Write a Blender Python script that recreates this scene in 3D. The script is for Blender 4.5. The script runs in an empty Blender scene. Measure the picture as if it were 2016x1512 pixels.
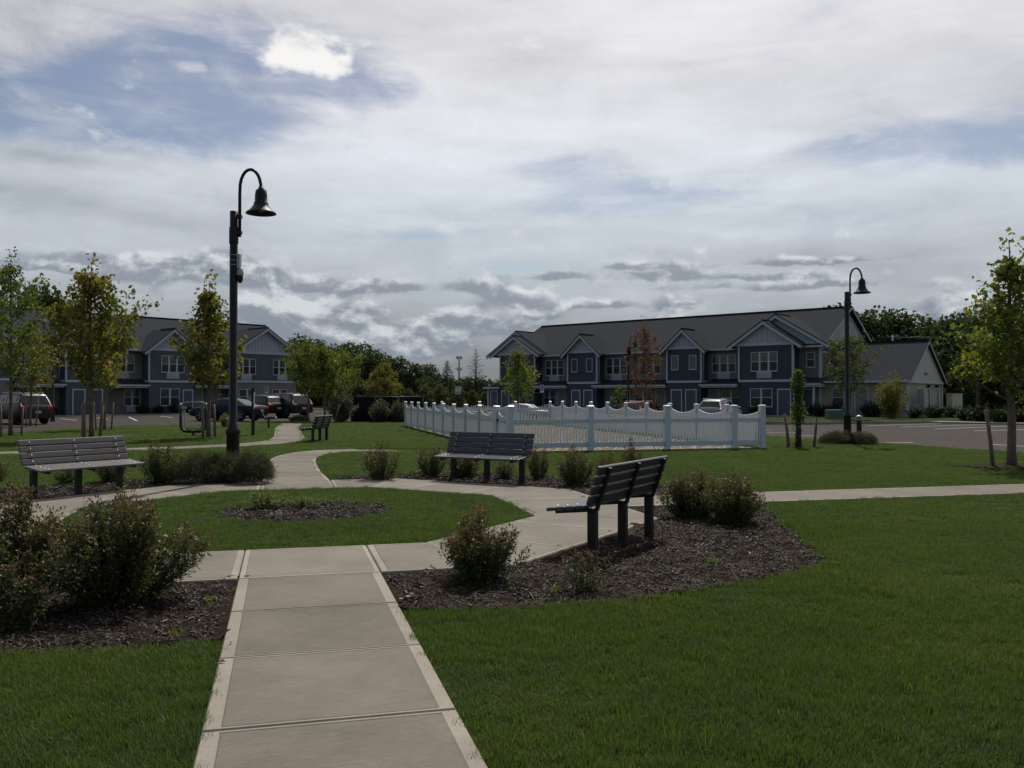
import bpy, bmesh, math, random
import numpy as np
from mathutils import Vector, Matrix, Euler

rnd = random.Random(7)
npr = np.random.default_rng(11)
SC = bpy.context.scene
COL = SC.collection
R = math.radians

# ------------------------------------------------------------------ camera
EYE = 1.565
FPX = 1743.0                      # focal length in pixels of the 2016 px photograph
cam_d = bpy.data.cameras.new('camera')
cam = bpy.data.objects.new('camera', cam_d)
COL.objects.link(cam)
cam.location = (0, 0, EYE)
cam.rotation_euler = (R(90.756), 0, 0)
cam_d.sensor_width = 36
cam_d.lens = 36 * FPX / 2016
cam_d.clip_start = .05
cam_d.clip_end = 4000
SC.camera = cam

# ------------------------------------------------------------------ view
SC.view_settings.view_transform = 'Standard'
SC.view_settings.look = 'None'
SC.view_settings.exposure = 0.12
SC.view_settings.gamma = 1
SC.view_settings.use_curve_mapping = False
SC.cycles.max_bounces = 8
SC.cycles.transparent_max_bounces = 8

# ------------------------------------------------------------------ sun
SUN_AZ, SUN_EL = R(12), R(52)     # azimuth to the right of +Y
sdir = Vector((math.sin(SUN_AZ) * math.cos(SUN_EL), math.cos(SUN_AZ) * math.cos(SUN_EL), math.sin(SUN_EL)))
sun_d = bpy.data.lights.new('sun', 'SUN')
sun_d.energy = 3.7
sun_d.angle = R(.6)
sun_d.color = (1, .95, .87)
sun = bpy.data.objects.new('sun', sun_d)
sun.rotation_euler = (-sdir).to_track_quat('-Z', 'Y').to_euler()
sun.location = (0, 0, 60)
COL.objects.link(sun)

# ------------------------------------------------------------------ sky with clouds
class NT:
    def __init__(s, tree):
        s.t = tree
        s.n = tree.nodes
        s.l = tree.links
    def put(s, sock, v):
        if v is None:
            return
        if hasattr(v, 'is_output') or isinstance(v, bpy.types.NodeSocket):
            s.l.new(v, sock)
        else:
            sock.default_value = v
    def m(s, op, a, b=None, c=None, clamp=False):
        n = s.n.new('ShaderNodeMath')
        n.operation = op
        n.use_clamp = clamp
        s.put(n.inputs[0], a)
        s.put(n.inputs[1], b)
        s.put(n.inputs[2], c)
        return n.outputs[0]
    def v(s, op, a, b=None):
        n = s.n.new('ShaderNodeVectorMath')
        n.operation = op
        s.put(n.inputs[0], a)
        s.put(n.inputs[1], b)
        return n.outputs[0]
    def noise(s, vec, scale, detail=5, rough=.55, dist=0.0, out=0):
        n = s.n.new('ShaderNodeTexNoise')
        s.put(n.inputs['Vector'], vec)
        n.inputs['Scale'].default_value = scale
        n.inputs['Detail'].default_value = detail
        n.inputs['Roughness'].default_value = rough
        n.inputs['Distortion'].default_value = dist
        return n.outputs[out]
    def sm(s, x, a, b, lo=0.0, hi=1.0):
        n = s.n.new('ShaderNodeMapRange')
        n.interpolation_type = 'SMOOTHSTEP'
        s.put(n.inputs[0], x)
        n.inputs[1].default_value = a
        n.inputs[2].default_value = b
        n.inputs[3].default_value = lo
        n.inputs[4].default_value = hi
        return n.outputs[0]
    def mix(s, f, a, b, mode='MIX'):
        n = s.n.new('ShaderNodeMix')
        n.data_type = 'RGBA'
        n.blend_type = mode
        s.put(n.inputs[0], f)
        for k, q in ((6, a), (7, b)):
            if isinstance(q, (tuple, list)) and len(q) == 3:
                q = (*q, 1)
            s.put(n.inputs[k], q)
        return n.outputs[2]
    def sep(s, vec):
        n = s.n.new('ShaderNodeSeparateXYZ')
        s.put(n.inputs[0], vec)
        return n.outputs
    def comb(s, x, y, z):
        n = s.n.new('ShaderNodeCombineXYZ')
        for k, q in enumerate((x, y, z)):
            s.put(n.inputs[k], q)
        return n.outputs[0]
    def ramp(s, f, stops, interp='LINEAR'):
        n = s.n.new('ShaderNodeValToRGB')
        n.color_ramp.interpolation = interp
        e = n.color_ramp.elements
        while len(e) < len(stops):
            e.new(.5)
        for k, (p, c) in enumerate(stops):
            e[k].position = p
            e[k].color = (*c, 1) if len(c) == 3 else c
        s.put(n.inputs[0], f)
        return n.outputs[0]

SKY_K = .1
world = bpy.data.worlds.new('World')
SC.world = world
world.use_nodes = True
W = NT(world.node_tree)
W.n.clear()
w_out = W.n.new('ShaderNodeOutputWorld')
w_bg = W.n.new('ShaderNodeBackground')
w_bg.inputs['Strength'].default_value = SKY_K
W.l.new(w_bg.outputs[0], w_out.inputs[0])
nish = W.n.new('ShaderNodeTexSky')
nish.sky_type = 'NISHITA'
nish.sun_disc = False
nish.sun_elevation = SUN_EL
nish.sun_rotation = SUN_AZ
nish.air_density = 1.0
nish.dust_density = 1.2
tc = W.n.new('ShaderNodeTexCoord')
gen = tc.outputs['Generated']
dx, dy, dz = W.sep(gen)
zpos = W.m('MAXIMUM', dz, 0.0)
EL = W.m('ARCSINE', W.m('MINIMUM', zpos, .9999))
AZ = W.m('ARCTAN2', dx, dy)
# overhead cloud deck seen in perspective: stretch towards the horizon
strch = W.m('ADD', zpos, .22)
deck = W.comb(W.m('DIVIDE', dx, strch), W.m('DIVIDE', dy, strch), 0.0)
warp = W.noise(gen, 3.2, 6, .6)
warp2 = W.noise(W.v('ADD', gen, (3.1, 1.7, 5.2)), 3.2, 6, .6)
WA = W.m('ADD', AZ, W.m('MULTIPLY', W.m('SUBTRACT', warp, .5), .14))
WE = W.m('ADD', EL, W.m('MULTIPLY', W.m('SUBTRACT', warp2, .5), .08))
def azel(px, py):
    a = math.atan((px - 1008) / FPX)
    return a, math.atan((779 - py) / FPX * math.cos(a))
def blob(px, py, rx, ry, a=None, e=None):
    ca, ce = azel(px, py)
    qa = W.m('DIVIDE', W.m('SUBTRACT', a or WA, ca), rx / FPX)
    qe = W.m('DIVIDE', W.m('SUBTRACT', e or WE, ce), ry / FPX)
    d2 = W.m('ADD', W.m('MULTIPLY', qa, qa), W.m('MULTIPLY', qe, qe))
    return W.m('POWER', 2.718, W.m('MULTIPLY', d2, -1.0))
def add(*q):
    o = q[0]
    for k in q[1:]:
        o = W.m('ADD', o, k)
    return o
n_big = W.noise(deck, 1.1, 7, .56, .35)
n_fine = W.noise(deck, 3.4, 8, .6, .5)
streak = W.noise(W.comb(W.m('MULTIPLY', dx, 1.6), W.m('MULTIPLY', dy, 1.6), W.m('MULTIPLY', dz, 7.5)), 2.6, 7, .58, .4)
streak2 = W.noise(W.comb(W.m('MULTIPLY', dx, 1.3), W.m('MULTIPLY', dy, 1.3), W.m('MULTIPLY', dz, 10.0)), 4.6, 8, .62, .7)
wisp = W.noise(W.comb(W.m('MULTIPLY', dx, 2.0), W.m('MULTIPLY', dy, 2.0), W.m('MULTIPLY', dz, 4.0)), 4.2, 7, .6, .6)
# clear gaps
gap = add(W.m('MULTIPLY', blob(40, 200, 320, 66), 1.08),
          W.m('MULTIPLY', blob(330, 190, 170, 78), .90),
          W.m('MULTIPLY', blob(330, 60, 200, 70), .50),
          W.m('MULTIPLY', blob(575, 118, 190, 62), .95),
          W.m('MULTIPLY', blob(740, 165, 110, 34), .70),
          W.m('MULTIPLY', blob(1960, 285, 170, 50), .95),
          W.m('MULTIPLY', blob(1740, 300, 150, 36), .60),
          W.m('MULTIPLY', blob(1100, 345, 150, 26), .50),
          W.m('MULTIPLY', blob(1290, 385, 210, 28), .66),
          W.m('MULTIPLY', blob(1180, 425, 150, 20), .55),
          W.m('MULTIPLY', blob(1620, 430, 200, 34), .30),
          W.m('MULTIPLY', blob(1480, 300, 150, 16), .25),
          W.m('MULTIPLY', blob(820, 470, 170, 18), .55),
          W.m('MULTIPLY', blob(1010, 535, 140, 18), .55),
          W.m('MULTIPLY', blob(850, 590, 420, 46), .35))
# behind the camera the sheet breaks up into open sky
behind = W.sm(dy, .30, -.25)
gap = W.m('ADD', gap, W.m('MULTIPLY', behind, W.sm(n_big, .70, .40, .25, 1.25)))
gapn = W.m('SUBTRACT', gap, W.m('MULTIPLY', W.m('SUBTRACT', wisp, .5), 1.25))
gapn = W.m('SUBTRACT', gapn, W.m('MULTIPLY', W.m('SUBTRACT', streak, .5), .55))
gapn = W.m('SUBTRACT', gapn, W.m('MULTIPLY', W.m('SUBTRACT', streak2, .5), .55))
cover = W.sm(gapn, .10, 1.0, 1.0, .0)
cover = W.m('ADD', cover, W.m('MULTIPLY', W.m('SUBTRACT', 1.0, cover), W.sm(add(W.m('MULTIPLY', wisp, .6), W.m('MULTIPLY', streak2, .4)), .44, .66, .0, .42)))
# sheet brightness
lumn = add(W.m('MULTIPLY', W.m('SUBTRACT', streak2, .5), .22), W.m('MULTIPLY', W.m('SUBTRACT', streak, .5), .65), W.m('MULTIPLY', W.m('SUBTRACT', wisp, .5), .42), W.m('MULTIPLY', W.m('SUBTRACT', n_big, .5), .30))
sunny = add(W.m('MULTIPLY', blob(1450, 60, 850, 240, AZ, EL), .22), W.m('MULTIPLY', blob(900, 320, 700, 130, AZ, EL), .08))
base_l = W.sm(EL, .0, .19, .23, .535)
shade_l = add(W.m('MULTIPLY', blob(130, 320, 90, 14), -.10), W.m('MULTIPLY', blob(250, 300, 120, 12), -.07), W.m('MULTIPLY', blob(1500, 150, 280, 40), -.06), W.m('MULTIPLY', blob(1130, 70, 130, 16), -.05),
              W.m('MULTIPLY', blob(1080, 120, 200, 26), -.06), W.m('MULTIPLY', blob(1620, 505, 200, 22), -.06), W.m('MULTIPLY', blob(1560, 460, 200, 16), .05), W.m('MULTIPLY', blob(250, 410, 250, 30), -.04), W.m('MULTIPLY', blob(620, 280, 300, 40), .05))
lum = add(base_l, sunny, W.m('MULTIPLY', shade_l, 1.4), W.m('MULTIPLY', lumn, .50))
tint = W.mix(W.sm(EL, .20, .36), (.925, 1.0, 1.085), (.995, .995, 1.035))
cloudc = W.v('MULTIPLY', tint, W.comb(lum, lum, lum))
# low cumulus with dark bases
stv = W.comb(W.m('MULTIPLY', dx, 1.0), W.m('MULTIPLY', dy, 1.0), W.m('MULTIPLY', dz, 1.7))
CA = W.m('ADD', AZ, W.m('MULTIPLY', W.m('SUBTRACT', W.noise(gen, 17, 6, .6), .5), .05))
CE = W.m('ADD', EL, W.m('MULTIPLY', W.m('SUBTRACT', W.noise(W.v('ADD', gen, (2.2, 4.4, 1.1)), 17, 6, .6), .5), .022))
c1 = W.noise(stv, 14.0, 9, .60, .25)
c1u = W.noise(W.v('ADD', stv, (.004, 0, .020)), 14.0, 9, .60, .25)
bandE = W.m('MULTIPLY', W.sm(EL, .0, .02), W.sm(EL, .15, .20, 1.0, 0.0))
HEADS = [(500, 608, 62, 42), (580, 636, 95, 46), (655, 612, 60, 20), (775, 640, 80, 46), (850, 668, 90, 20), (1005, 578, 75, 22), (990, 642, 110, 16), (905, 625, 60, 16),
         (945, 556, 45, 12), (650, 556, 80, 14), (760, 562, 120, 11), (520, 545, 55, 14), (380, 535, 140, 20), (200, 508, 130, 12), (90, 525, 120, 9), (425, 498, 55, 20), (700, 600, 60, 10),
         (1190, 598, 75, 8), (1335, 604, 60, 12), (1305, 540, 70, 12), (1245, 522, 60, 7), (1560, 560, 190, 10), (1500, 542, 100, 8), (1590, 512, 150, 7), (1100, 540, 80, 8),
         (1885, 608, 85, 24), (720, 692, 200, 12), (1065, 612, 40, 10), (560, 668, 60, 14), (1060, 660, 60, 10)]
hs_, ls_ = None, None
for hx, hy, hrx, hry in HEADS:
    ca, ce = azel(hx, hy + hry * .5)
    qa = W.m('DIVIDE', W.m('SUBTRACT', CA, ca), hrx / FPX)
    qe = W.m('DIVIDE', W.m('SUBTRACT', CE, ce), hry * 1.55 / FPX)
    qf = W.m('MAXIMUM', qe, W.m('MULTIPLY', qe, -2.1))
    b_ = W.m('POWER', 2.718, W.m('MULTIPLY', W.m('ADD', W.m('MULTIPLY', qa, qa), W.m('MULTIPLY', qf, qf)), -1.0))
    l_ = W.m('MULTIPLY', b_, qe)
    hs_ = b_ if hs_ is None else W.m('ADD', hs_, b_)
    ls_ = l_ if ls_ is None else W.m('ADD', ls_, l_)
fld = add(W.m('MULTIPLY', hs_, .62), W.m('MULTIPLY', W.m('SUBTRACT', c1, .5), 1.5))
cmask = W.m('MULTIPLY', W.sm(fld, .12, .48), bandE)
cmask = W.m('MINIMUM', W.m('ADD', cmask, W.m('MULTIPLY', behind, W.m('MULTIPLY', W.sm(c1, .6, .72), W.m('MULTIPLY', bandE, .5)))), 1.0)
lit = add(W.m('DIVIDE', ls_, W.m('ADD', hs_, .12)), W.m('MULTIPLY', W.m('SUBTRACT', c1, c1u), 5.5), W.m('MULTIPLY', W.m('SUBTRACT', W.noise(stv, 30, 5, .6), .5), .8))
lit = W.sm(lit, -.05, 1.15)
cumc = W.mix(lit, (.215, .25, .30), (.64, .67, .70))
# small bright puffs against the blue
p_n = W.noise(W.v('MULTIPLY', gen, (1, 1, 1.5)), 13.0, 8, .58, .3)
def puff(px, py, rx, ry, lo, hi):
    f = W.m('ADD', blob(px, py, rx, ry, AZ, EL), W.m('MULTIPLY', W.m('SUBTRACT', p_n, .5), 2.6))
    return W.sm(f, lo, hi)
puffs = W.m('MAXIMUM', W.m('MAXIMUM', puff(580, 88, 92, 40, .30, .85), puff(665, 128, 50, 26, .30, .85)), W.m('MULTIPLY', W.m('MAXIMUM', puff(360, 125, 55, 16, .6, 1.2), puff(362, 225, 45, 14, .6, 1.2)), .4))
col = nish.outputs[0]
hz = W.sm(EL, 0.0, .3)
skyc = W.v('MULTIPLY', col, W.mix(hz, (.68, .74, .74), (.70, .655, .66)))
f10 = 1.0 / SKY_K
def up(c):
    return W.v('MULTIPLY', c, (f10, f10, f10))
thin = W.m('MULTIPLY', cover, .96)
skyc = W.mix(thin, skyc, up(cloudc))
skyc = W.mix(W.m('MULTIPLY', cmask, .80), skyc, up(cumc))
skyc = W.mix(puffs, skyc, up(W.mix(W.sm(p_n, .36, .62), (.46, .49, .54), (.86, .85, .84))))
# below the horizon: dull ground tone
skyc = W.mix(W.sm(dz, -.02, .0), (.9, .95, .8, 1), skyc)
W.l.new(skyc, w_bg.inputs['Color'])

# ------------------------------------------------------------------ helpers
def tag(o, label=None, cat=None, group=None, kind=None):
    if label: o['label'] = label
    if cat: o['category'] = cat
    if group: o['group'] = group
    if kind: o['kind'] = kind
    return o

def empty(name, loc=(0, 0, 0), rz=0.0, label=None, cat=None, group=None):
    o = bpy.data.objects.new(name, None)
    o.empty_display_size = .2
    COL.objects.link(o)
    o.location = loc
    o.rotation_euler = (0, 0, rz)
    return tag(o, label, cat, group)

def link(name, mesh, parent=None, loc=None, rz=None):
    o = bpy.data.objects.new(name, mesh)
    COL.objects.link(o)
    if parent: o.parent = parent
    if loc is not None: o.location = loc
    if rz is not None: o.rotation_euler = (0, 0, rz)
    return o

def copy_tree(o, parent=None):
    c = o.copy()
    COL.objects.link(c)
    if parent: c.parent = parent
    for ch in list(o.children):
        copy_tree(ch, c)
    return c

class MB:
    """collects shapes into one mesh"""
    def __init__(s):
        s.v = []
        s.f = []
        s.mi = []
        s.sm = []
    def add(s, vs, fs, mi=0, smooth=False):
        b = len(s.v)
        s.v += [tuple(q) for q in vs]
        for f in fs:
            s.f.append([b + k for k in f])
            s.mi.append(mi)
            s.sm.append(smooth)
        return s
    def box(s, x0, x1, y0, y1, z0, z1, mi=0):
        return s.add([(x0, y0, z0), (x1, y0, z0), (x1, y1, z0), (x0, y1, z0), (x0, y0, z1), (x1, y0, z1), (x1, y1, z1), (x0, y1, z1)],
                     [(3, 2, 1, 0), (4, 5, 6, 7), (0, 1, 5, 4), (1, 2, 6, 5), (2, 3, 7, 6), (3, 0, 4, 7)], mi)
    def bar(s, p, q, w, h, mi=0, upv=(0, 0, 1)):
        p, q = Vector(p), Vector(q)
        d = (q - p).normalized()
        u = Vector(upv)
        if abs(d.dot(u)) > .98: u = Vector((0, 1, 0))
        r = d.cross(u).normalized()
        u = r.cross(d).normalized()
        vs = []
        for e in (p, q):
            for a, b in ((-1, -1), (1, -1), (1, 1), (-1, 1)):
                vs.append(e + r * (a * w / 2) + u * (b * h / 2))
        return s.add(vs, [(0, 1, 2, 3), (7, 6, 5, 4), (0, 4, 5, 1), (1, 5, 6, 2), (2, 6, 7, 3), (3, 7, 4, 0)], mi)
    def tube(s, pts, rad, n=8, mi=0, cap=True, smooth=True):
        pts = [Vector(p) for p in pts]
        rads = rad if isinstance(rad, (list, tuple)) else [rad] * len(pts)
        b = len(s.v)
        prev = None
        for i, p in enumerate(pts):
            d = (pts[min(i + 1, len(pts) - 1)] - pts[max(i - 1, 0)]).normalized()
            if prev is None:
                a = Vector((1, 0, 0)) if abs(d.x) < .8 else Vector((0, 1, 0))
                r = d.cross(a).normalized()
            else:
                r = (prev - d * prev.dot(d)).normalized()
            prev = r
            u = d.cross(r)
            for k in range(n):
                t = 2 * math.pi * k / n
                s.v.append(tuple(p + (r * math.cos(t) + u * math.sin(t)) * rads[i]))
        for i in range(len(pts) - 1):
            for k in range(n):
                k2 = (k + 1) % n
                s.f.append([b + i * n + k, b + i * n + k2, b + (i + 1) * n + k2, b + (i + 1) * n + k])
                s.mi.append(mi)
                s.sm.append(smooth)
        if cap:
            s.f.append([b + k for k in reversed(range(n))]); s.mi.append(mi); s.sm.append(False)
            e = b + (len(pts) - 1) * n
            s.f.append([e + k for k in range(n)]); s.mi.append(mi); s.sm.append(False)
        return s
    def lathe(s, prof, n=20, c=(0, 0), mi=0, smooth=True):
        b = len(s.v)
        for r, z in prof:
            for k in range(n):
                t = 2 * math.pi * k / n
                s.v.append((c[0] + r * math.cos(t), c[1] + r * math.sin(t), z))
        for i in range(len(prof) - 1):
            for k in range(n):
                k2 = (k + 1) % n
                s.f.append([b + i * n + k, b + i * n + k2, b + (i + 1) * n + k2, b + (i + 1) * n + k])
                s.mi.append(mi)
                s.sm.append(smooth)
        return s
    def prism(s, poly, axis, a, b, mi=0):
        """poly in the plane across axis ('x': (y,z), 'y': (x,z), 'z': (x,y))"""
        n = len(poly)
        def P(q, t):
            return {'x': (t, q[0], q[1]), 'y': (q[0], t, q[1]), 'z': (q[0], q[1], t)}[axis]
        vs = [P(q, a) for q in poly] + [P(q, b) for q in poly]
        fs = [list(reversed(range(n))), list(range(n, 2 * n))] + [(k, (k + 1) % n, n + (k + 1) % n, n + k) for k in range(n)]
        return s.add(vs, fs, mi)
    def mesh(s, name, mats):
        me = bpy.data.meshes.new(name)
        me.from_pydata(s.v, [], s.f)
        for m_ in (mats if isinstance(mats, (list, tuple)) else [mats]):
            me.materials.append(m_)
        me.polygons.foreach_set('material_index', s.mi)
        me.polygons.foreach_set('use_smooth', s.sm)
        me.update()
        return me
    def build(s, name, mats, parent=None, loc=None, rz=None, fix=False):
        me = s.mesh(name, mats)
        if fix:
            bm = bmesh.new(); bm.from_mesh(me)
            bmesh.ops.recalc_face_normals(bm, faces=bm.faces)
            bm.to_mesh(me); bm.free()
        return link(name, me, parent, loc, rz)

def bevel(o, w=.01, seg=2):
    b = o.modifiers.new('edge', 'BEVEL')
    b.width = w
    b.segments = seg
    b.limit_method = 'ANGLE'
    return o

def quads_mesh(name, V, nper, mats, mi=None, attr=None):
    """V: (n*nper,3) numpy, faces of nper consecutive vertices"""
    n = len(V) // nper
    me = bpy.data.meshes.new(name)
    me.vertices.add(len(V))
    me.vertices.foreach_set('co', np.ascontiguousarray(V, dtype=np.float32).ravel())
    me.loops.add(len(V))
    me.loops.foreach_set('vertex_index', np.arange(len(V), dtype=np.int32))
    me.polygons.add(n)
    me.polygons.foreach_set('loop_start', np.arange(n, dtype=np.int32) * nper)
    if mi is not None:
        me.polygons.foreach_set('material_index', np.ascontiguousarray(mi, dtype=np.int32))
    for m_ in (mats if isinstance(mats, (list, tuple)) else [mats]):
        me.materials.append(m_)
    if attr is not None:
        a = me.attributes.new('tip', 'FLOAT', 'FACE')
        a.data.foreach_set('value', np.ascontiguousarray(attr, dtype=np.float32))
    me.update(calc_edges=True)
    return me

def G(px, py, h=EYE):
    """ground point seen at that place of the photograph"""
    Y = h * FPX / (py - 779)
    return ((px - 1008) / FPX * Y, Y)
def AX(px, Y):
    return (px - 1008) / FPX * Y

def inpoly(P, poly):
    x, y = P[:, 0], P[:, 1]
    ins = np.zeros(len(P), bool)
    n = len(poly)
    for i in range(n):
        x1, y1 = poly[i]
        x2, y2 = poly[(i + 1) % n]
        if y1 == y2: continue
        c = ((y1 > y) != (y2 > y)) & (x < (x2 - x1) * (y - y1) / (y2 - y1) + x1)
        ins ^= c
    return ins

# ------------------------------------------------------------------ materials
def mat(name, color, rough=.6, spec=.5, metal=0.0, noise=None, bump=None, coord='object'):
    m_ = bpy.data.materials.new(name)
    m_.use_nodes = True
    T = NT(m_.node_tree)
    b = T.n['Principled BSDF']
    b.inputs['Roughness'].default_value = rough
    b.inputs['Specular IOR Level'].default_value = spec
    b.inputs['Metallic'].default_value = metal
    b.inputs['Base Color'].default_value = (*color, 1)
    if noise or bump:
        if coord == 'world':
            vec = T.n.new('ShaderNodeNewGeometry').outputs['Position']
        else:
            vec = T.n.new('ShaderNodeTexCoord').outputs['Object']
        if noise:
            sc_, amt = noise
            f = T.noise(vec, sc_, 6, .6)
            lo = tuple(c * (1 - amt) for c in color)
            hi = tuple(min(1, c * (1 + amt)) for c in color)
            T.l.new(T.ramp(f, [(.3, lo), (.7, hi)]), b.inputs['Base Color'])
        if bump:
            sc_, st, di = bump
            bn = T.n.new('ShaderNodeBump')
            bn.inputs['Strength'].default_value = st
            bn.inputs['Distance'].default_value = di
            T.l.new(T.noise(vec, sc_, 6, .65), bn.inputs['Height'])
            T.l.new(bn.outputs[0], b.inputs['Normal'])
    return m_

def siding(name, color, pitch=.115, vertical=False):
    m_ = bpy.data.materials.new(name)
    m_.use_nodes = True
    T = NT(m_.node_tree)
    b = T.n['Principled BSDF']
    b.inputs['Roughness'].default_value = .55
    b.inputs['Specular IOR Level'].default_value = .3
    pos = T.n.new('ShaderNodeTexCoord').outputs['Object']
    x, y, z = T.sep(pos)
    fr = T.m('FRACT', T.m('DIVIDE', z, pitch))
    bn = T.n.new('ShaderNodeBump')
    bn.inputs['Strength'].default_value = .8
    bn.inputs['Distance'].default_value = .012
    T.l.new(T.m('SUBTRACT', 1.0, fr), bn.inputs['Height'])
    T.l.new(bn.outputs[0], b.inputs['Normal'])
    f = T.noise(pos, .9, 5, .6)
    lo = tuple(c * .86 for c in color)
    hi = tuple(c * 1.1 for c in color)
    T.l.new(T.ramp(f, [(.3, lo), (.7, hi)]), b.inputs['Base Color'])
    return m_

def leafmat(name, stops, trans=.45, tipstops=None, spec=.35, noise_scale=.9):
    """leaves: random colour per leaf plus patches, light shines through"""
    m_ = bpy.data.materials.new(name)
    m_.use_nodes = True
    T = NT(m_.node_tree)
    T.n.remove(T.n['Principled BSDF'])
    out = T.n['Material Output']
    geo = T.n.new('ShaderNodeNewGeometry')
    pos = T.n.new('ShaderNodeTexCoord').outputs['Object']
    f = T.m('ADD', T.m('MULTIPLY', geo.outputs['Random Per Island'], .55), T.m('MULTIPLY', T.sm(T.noise(pos, noise_scale, 3, .5), .3, .7), .45))
    c = T.ramp(f, stops)
    if tipstops:
        at = T.n.new('ShaderNodeAttribute')
        at.attribute_name = 'tip'
        c = T.mix(at.outputs['Fac'], c, T.ramp(geo.outputs['Random Per Island'], tipstops))
    d = T.n.new('ShaderNodeBsdfDiffuse')
    t = T.n.new('ShaderNodeBsdfTranslucent')
    g = T.n.new('ShaderNodeBsdfGlossy')
    g.inputs['Roughness'].default_value = .5
    T.l.new(c, d.inputs[0])
    T.l.new(T.mix(1.0, c, (1.15, 1.15, .55), 'MULTIPLY'), t.inputs[0])
    a = T.n.new('ShaderNodeMixShader')
    a.inputs[0].default_value = trans
    T.l.new(d.outputs[0], a.inputs[1]); T.l.new(t.outputs[0], a.inputs[2])
    bb = T.n.new('ShaderNodeMixShader')
    bb.inputs[0].default_value = spec * .07
    T.l.new(a.outputs[0], bb.inputs[1]); T.l.new(g.outputs[0], bb.inputs[2])
    T.l.new(bb.outputs[0], out.inputs[0])
    return m_

def vinyl(name, trans):
    m_ = bpy.data.materials.new(name)
    m_.use_nodes = True
    T = NT(m_.node_tree)
    p = T.n['Principled BSDF']
    p.inputs['Base Color'].default_value = (.50, .56, .60, 1)  # white vinyl darkened and blued: deep shade put into the base colour
    p.inputs['Roughness'].default_value = .35
    t = T.n.new('ShaderNodeBsdfTranslucent')
    t.inputs[0].default_value = (.86, .84, .80, 1)
    x = T.n.new('ShaderNodeMixShader')
    x.inputs[0].default_value = trans
    T.l.new(p.outputs[0], x.inputs[1]); T.l.new(t.outputs[0], x.inputs[2])
    T.l.new(x.outputs[0], T.n['Material Output'].inputs[0])
    return m_

M = {}
M['white'] = mat('white_trim', (.37, .41, .45), .45, .4)  # darker than real white trim, shade painted into the colour
M['vinyl'] = vinyl('white_vinyl', .04)
M['vinyl_thin'] = vinyl('thin_white_vinyl', .30)
M['cap'] = vinyl('vinyl_cap', .0)
M['black'] = mat('black_metal', (.010, .0095, .0095), .5, .35, 0, (9, .3))
M['blackpole'] = mat('bronze_black_metal', (.012, .010, .009), .5, .3, .0, (5, .3))
M['slat'] = mat('recycled_plastic_slat', (.042, .043, .052), .36, .5, 0, (30, .22), (90, .25, .002))
M['slat_b'] = mat('recycled_plastic_slat_brown', (.095, .083, .083), .36, .5, 0, (30, .22), (90, .25, .002))
M['steel'] = mat('stainless_steel', (.50, .50, .50), .38, .5, 1)
M['galv'] = mat('galvanised_steel', (.32, .33, .34), .45, .5, .6)
M['tan'] = siding('tan_siding', (.145, .138, .13))
M['tan_wing'] = siding('tan_wing_siding', (.30, .26, .205))
M['blue'] = siding('blue_siding', (.034, .045, .060))
M['blue_l'] = siding('grey_blue_siding', (.062, .078, .090))
M['grey_gable'] = siding('grey_gable_siding', (.32, .345, .37), .2)
M['board'] = mat('white_board', (.33, .365, .40), .5, .3, 0, (1.2, .08))  # white gable boards with lowered albedo, so the colour carries some shade
M['roof'] = mat('asphalt_shingle', (.041, .0435, .049), .95, .02, 0, (26, .35), (40, .5, .01))
M['porch_roof'] = mat('dark_standing_roof', (.024, .027, .034), .8, .1, 0, (14, .3))
M['glass_up'] = mat('window_glass_blind', (.06, .066, .068), .08, .5, 0, (1.3, .35))
M['glass_dn'] = mat('window_glass_screen', (.016, .018, .02), .22, .4, 0, (1.5, .3))
M['door_blue'] = mat('blue_door', (.045, .06, .09), .5)
M['door_tan'] = mat('grey_door', (.17, .165, .16), .5)
M['car_glass'] = mat('car_glass', (.012, .014, .016), .06, .6)
M['tyre'] = mat('tyre_rubber', (.014, .014, .014), .8)
M['rim'] = mat('alloy_rim', (.30, .30, .31), .35, .5, .8)
M['red_lens'] = mat('red_lens', (.35, .012, .012), .2)
M['plate'] = mat('number_plate', (.5, .45, .3), .5)
M['wood'] = mat('weathered_stake', (.16, .125, .095), .85, .2, 0, (12, .35), (40, .5, .006))
M['bark'] = mat('young_bark', (.13, .105, .085), .85, .2, 0, (9, .4), (30, .6, .008))
M['bark_d'] = mat('dark_bark', (.05, .042, .036), .9, .2, 0, (5, .4), (20, .6, .02))
M['green_paint'] = mat('dark_green_paint', (.009, .026, .019), .55, .3)
M['util'] = mat('utility_green', (.07, .13, .10), .5, .4, 0, (3, .12))
M['beige'] = mat('beige_board', (.50, .44, .34), .7, .3, 0, (4, .12))
M['screen'] = mat('black_screen_fabric', (.008, .008, .008), .8, .2, 0, (3, .4))
M['blue_sign'] = mat('blue_sign', (.03, .12, .33), .4)
M['sign_white'] = mat('sign_white', (.62, .62, .60), .4)
M['sign_red'] = mat('sign_red', (.33, .05, .05), .4)
M['sign_black'] = mat('sign_black', (.012, .012, .012), .5)
M['pebble'] = mat('pale_pebble', (.24, .20, .155), .7, .3, 0, (9, .3))
M['kerb'] = mat('kerb_concrete', (.22, .205, .19), .85, .2, 0, (3, .22), (30, .3, .004), 'world')
M['white_line'] = mat('white_line_paint', (.60, .60, .58), .7, .2, 0, (6, .2), None, 'world')

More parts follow.
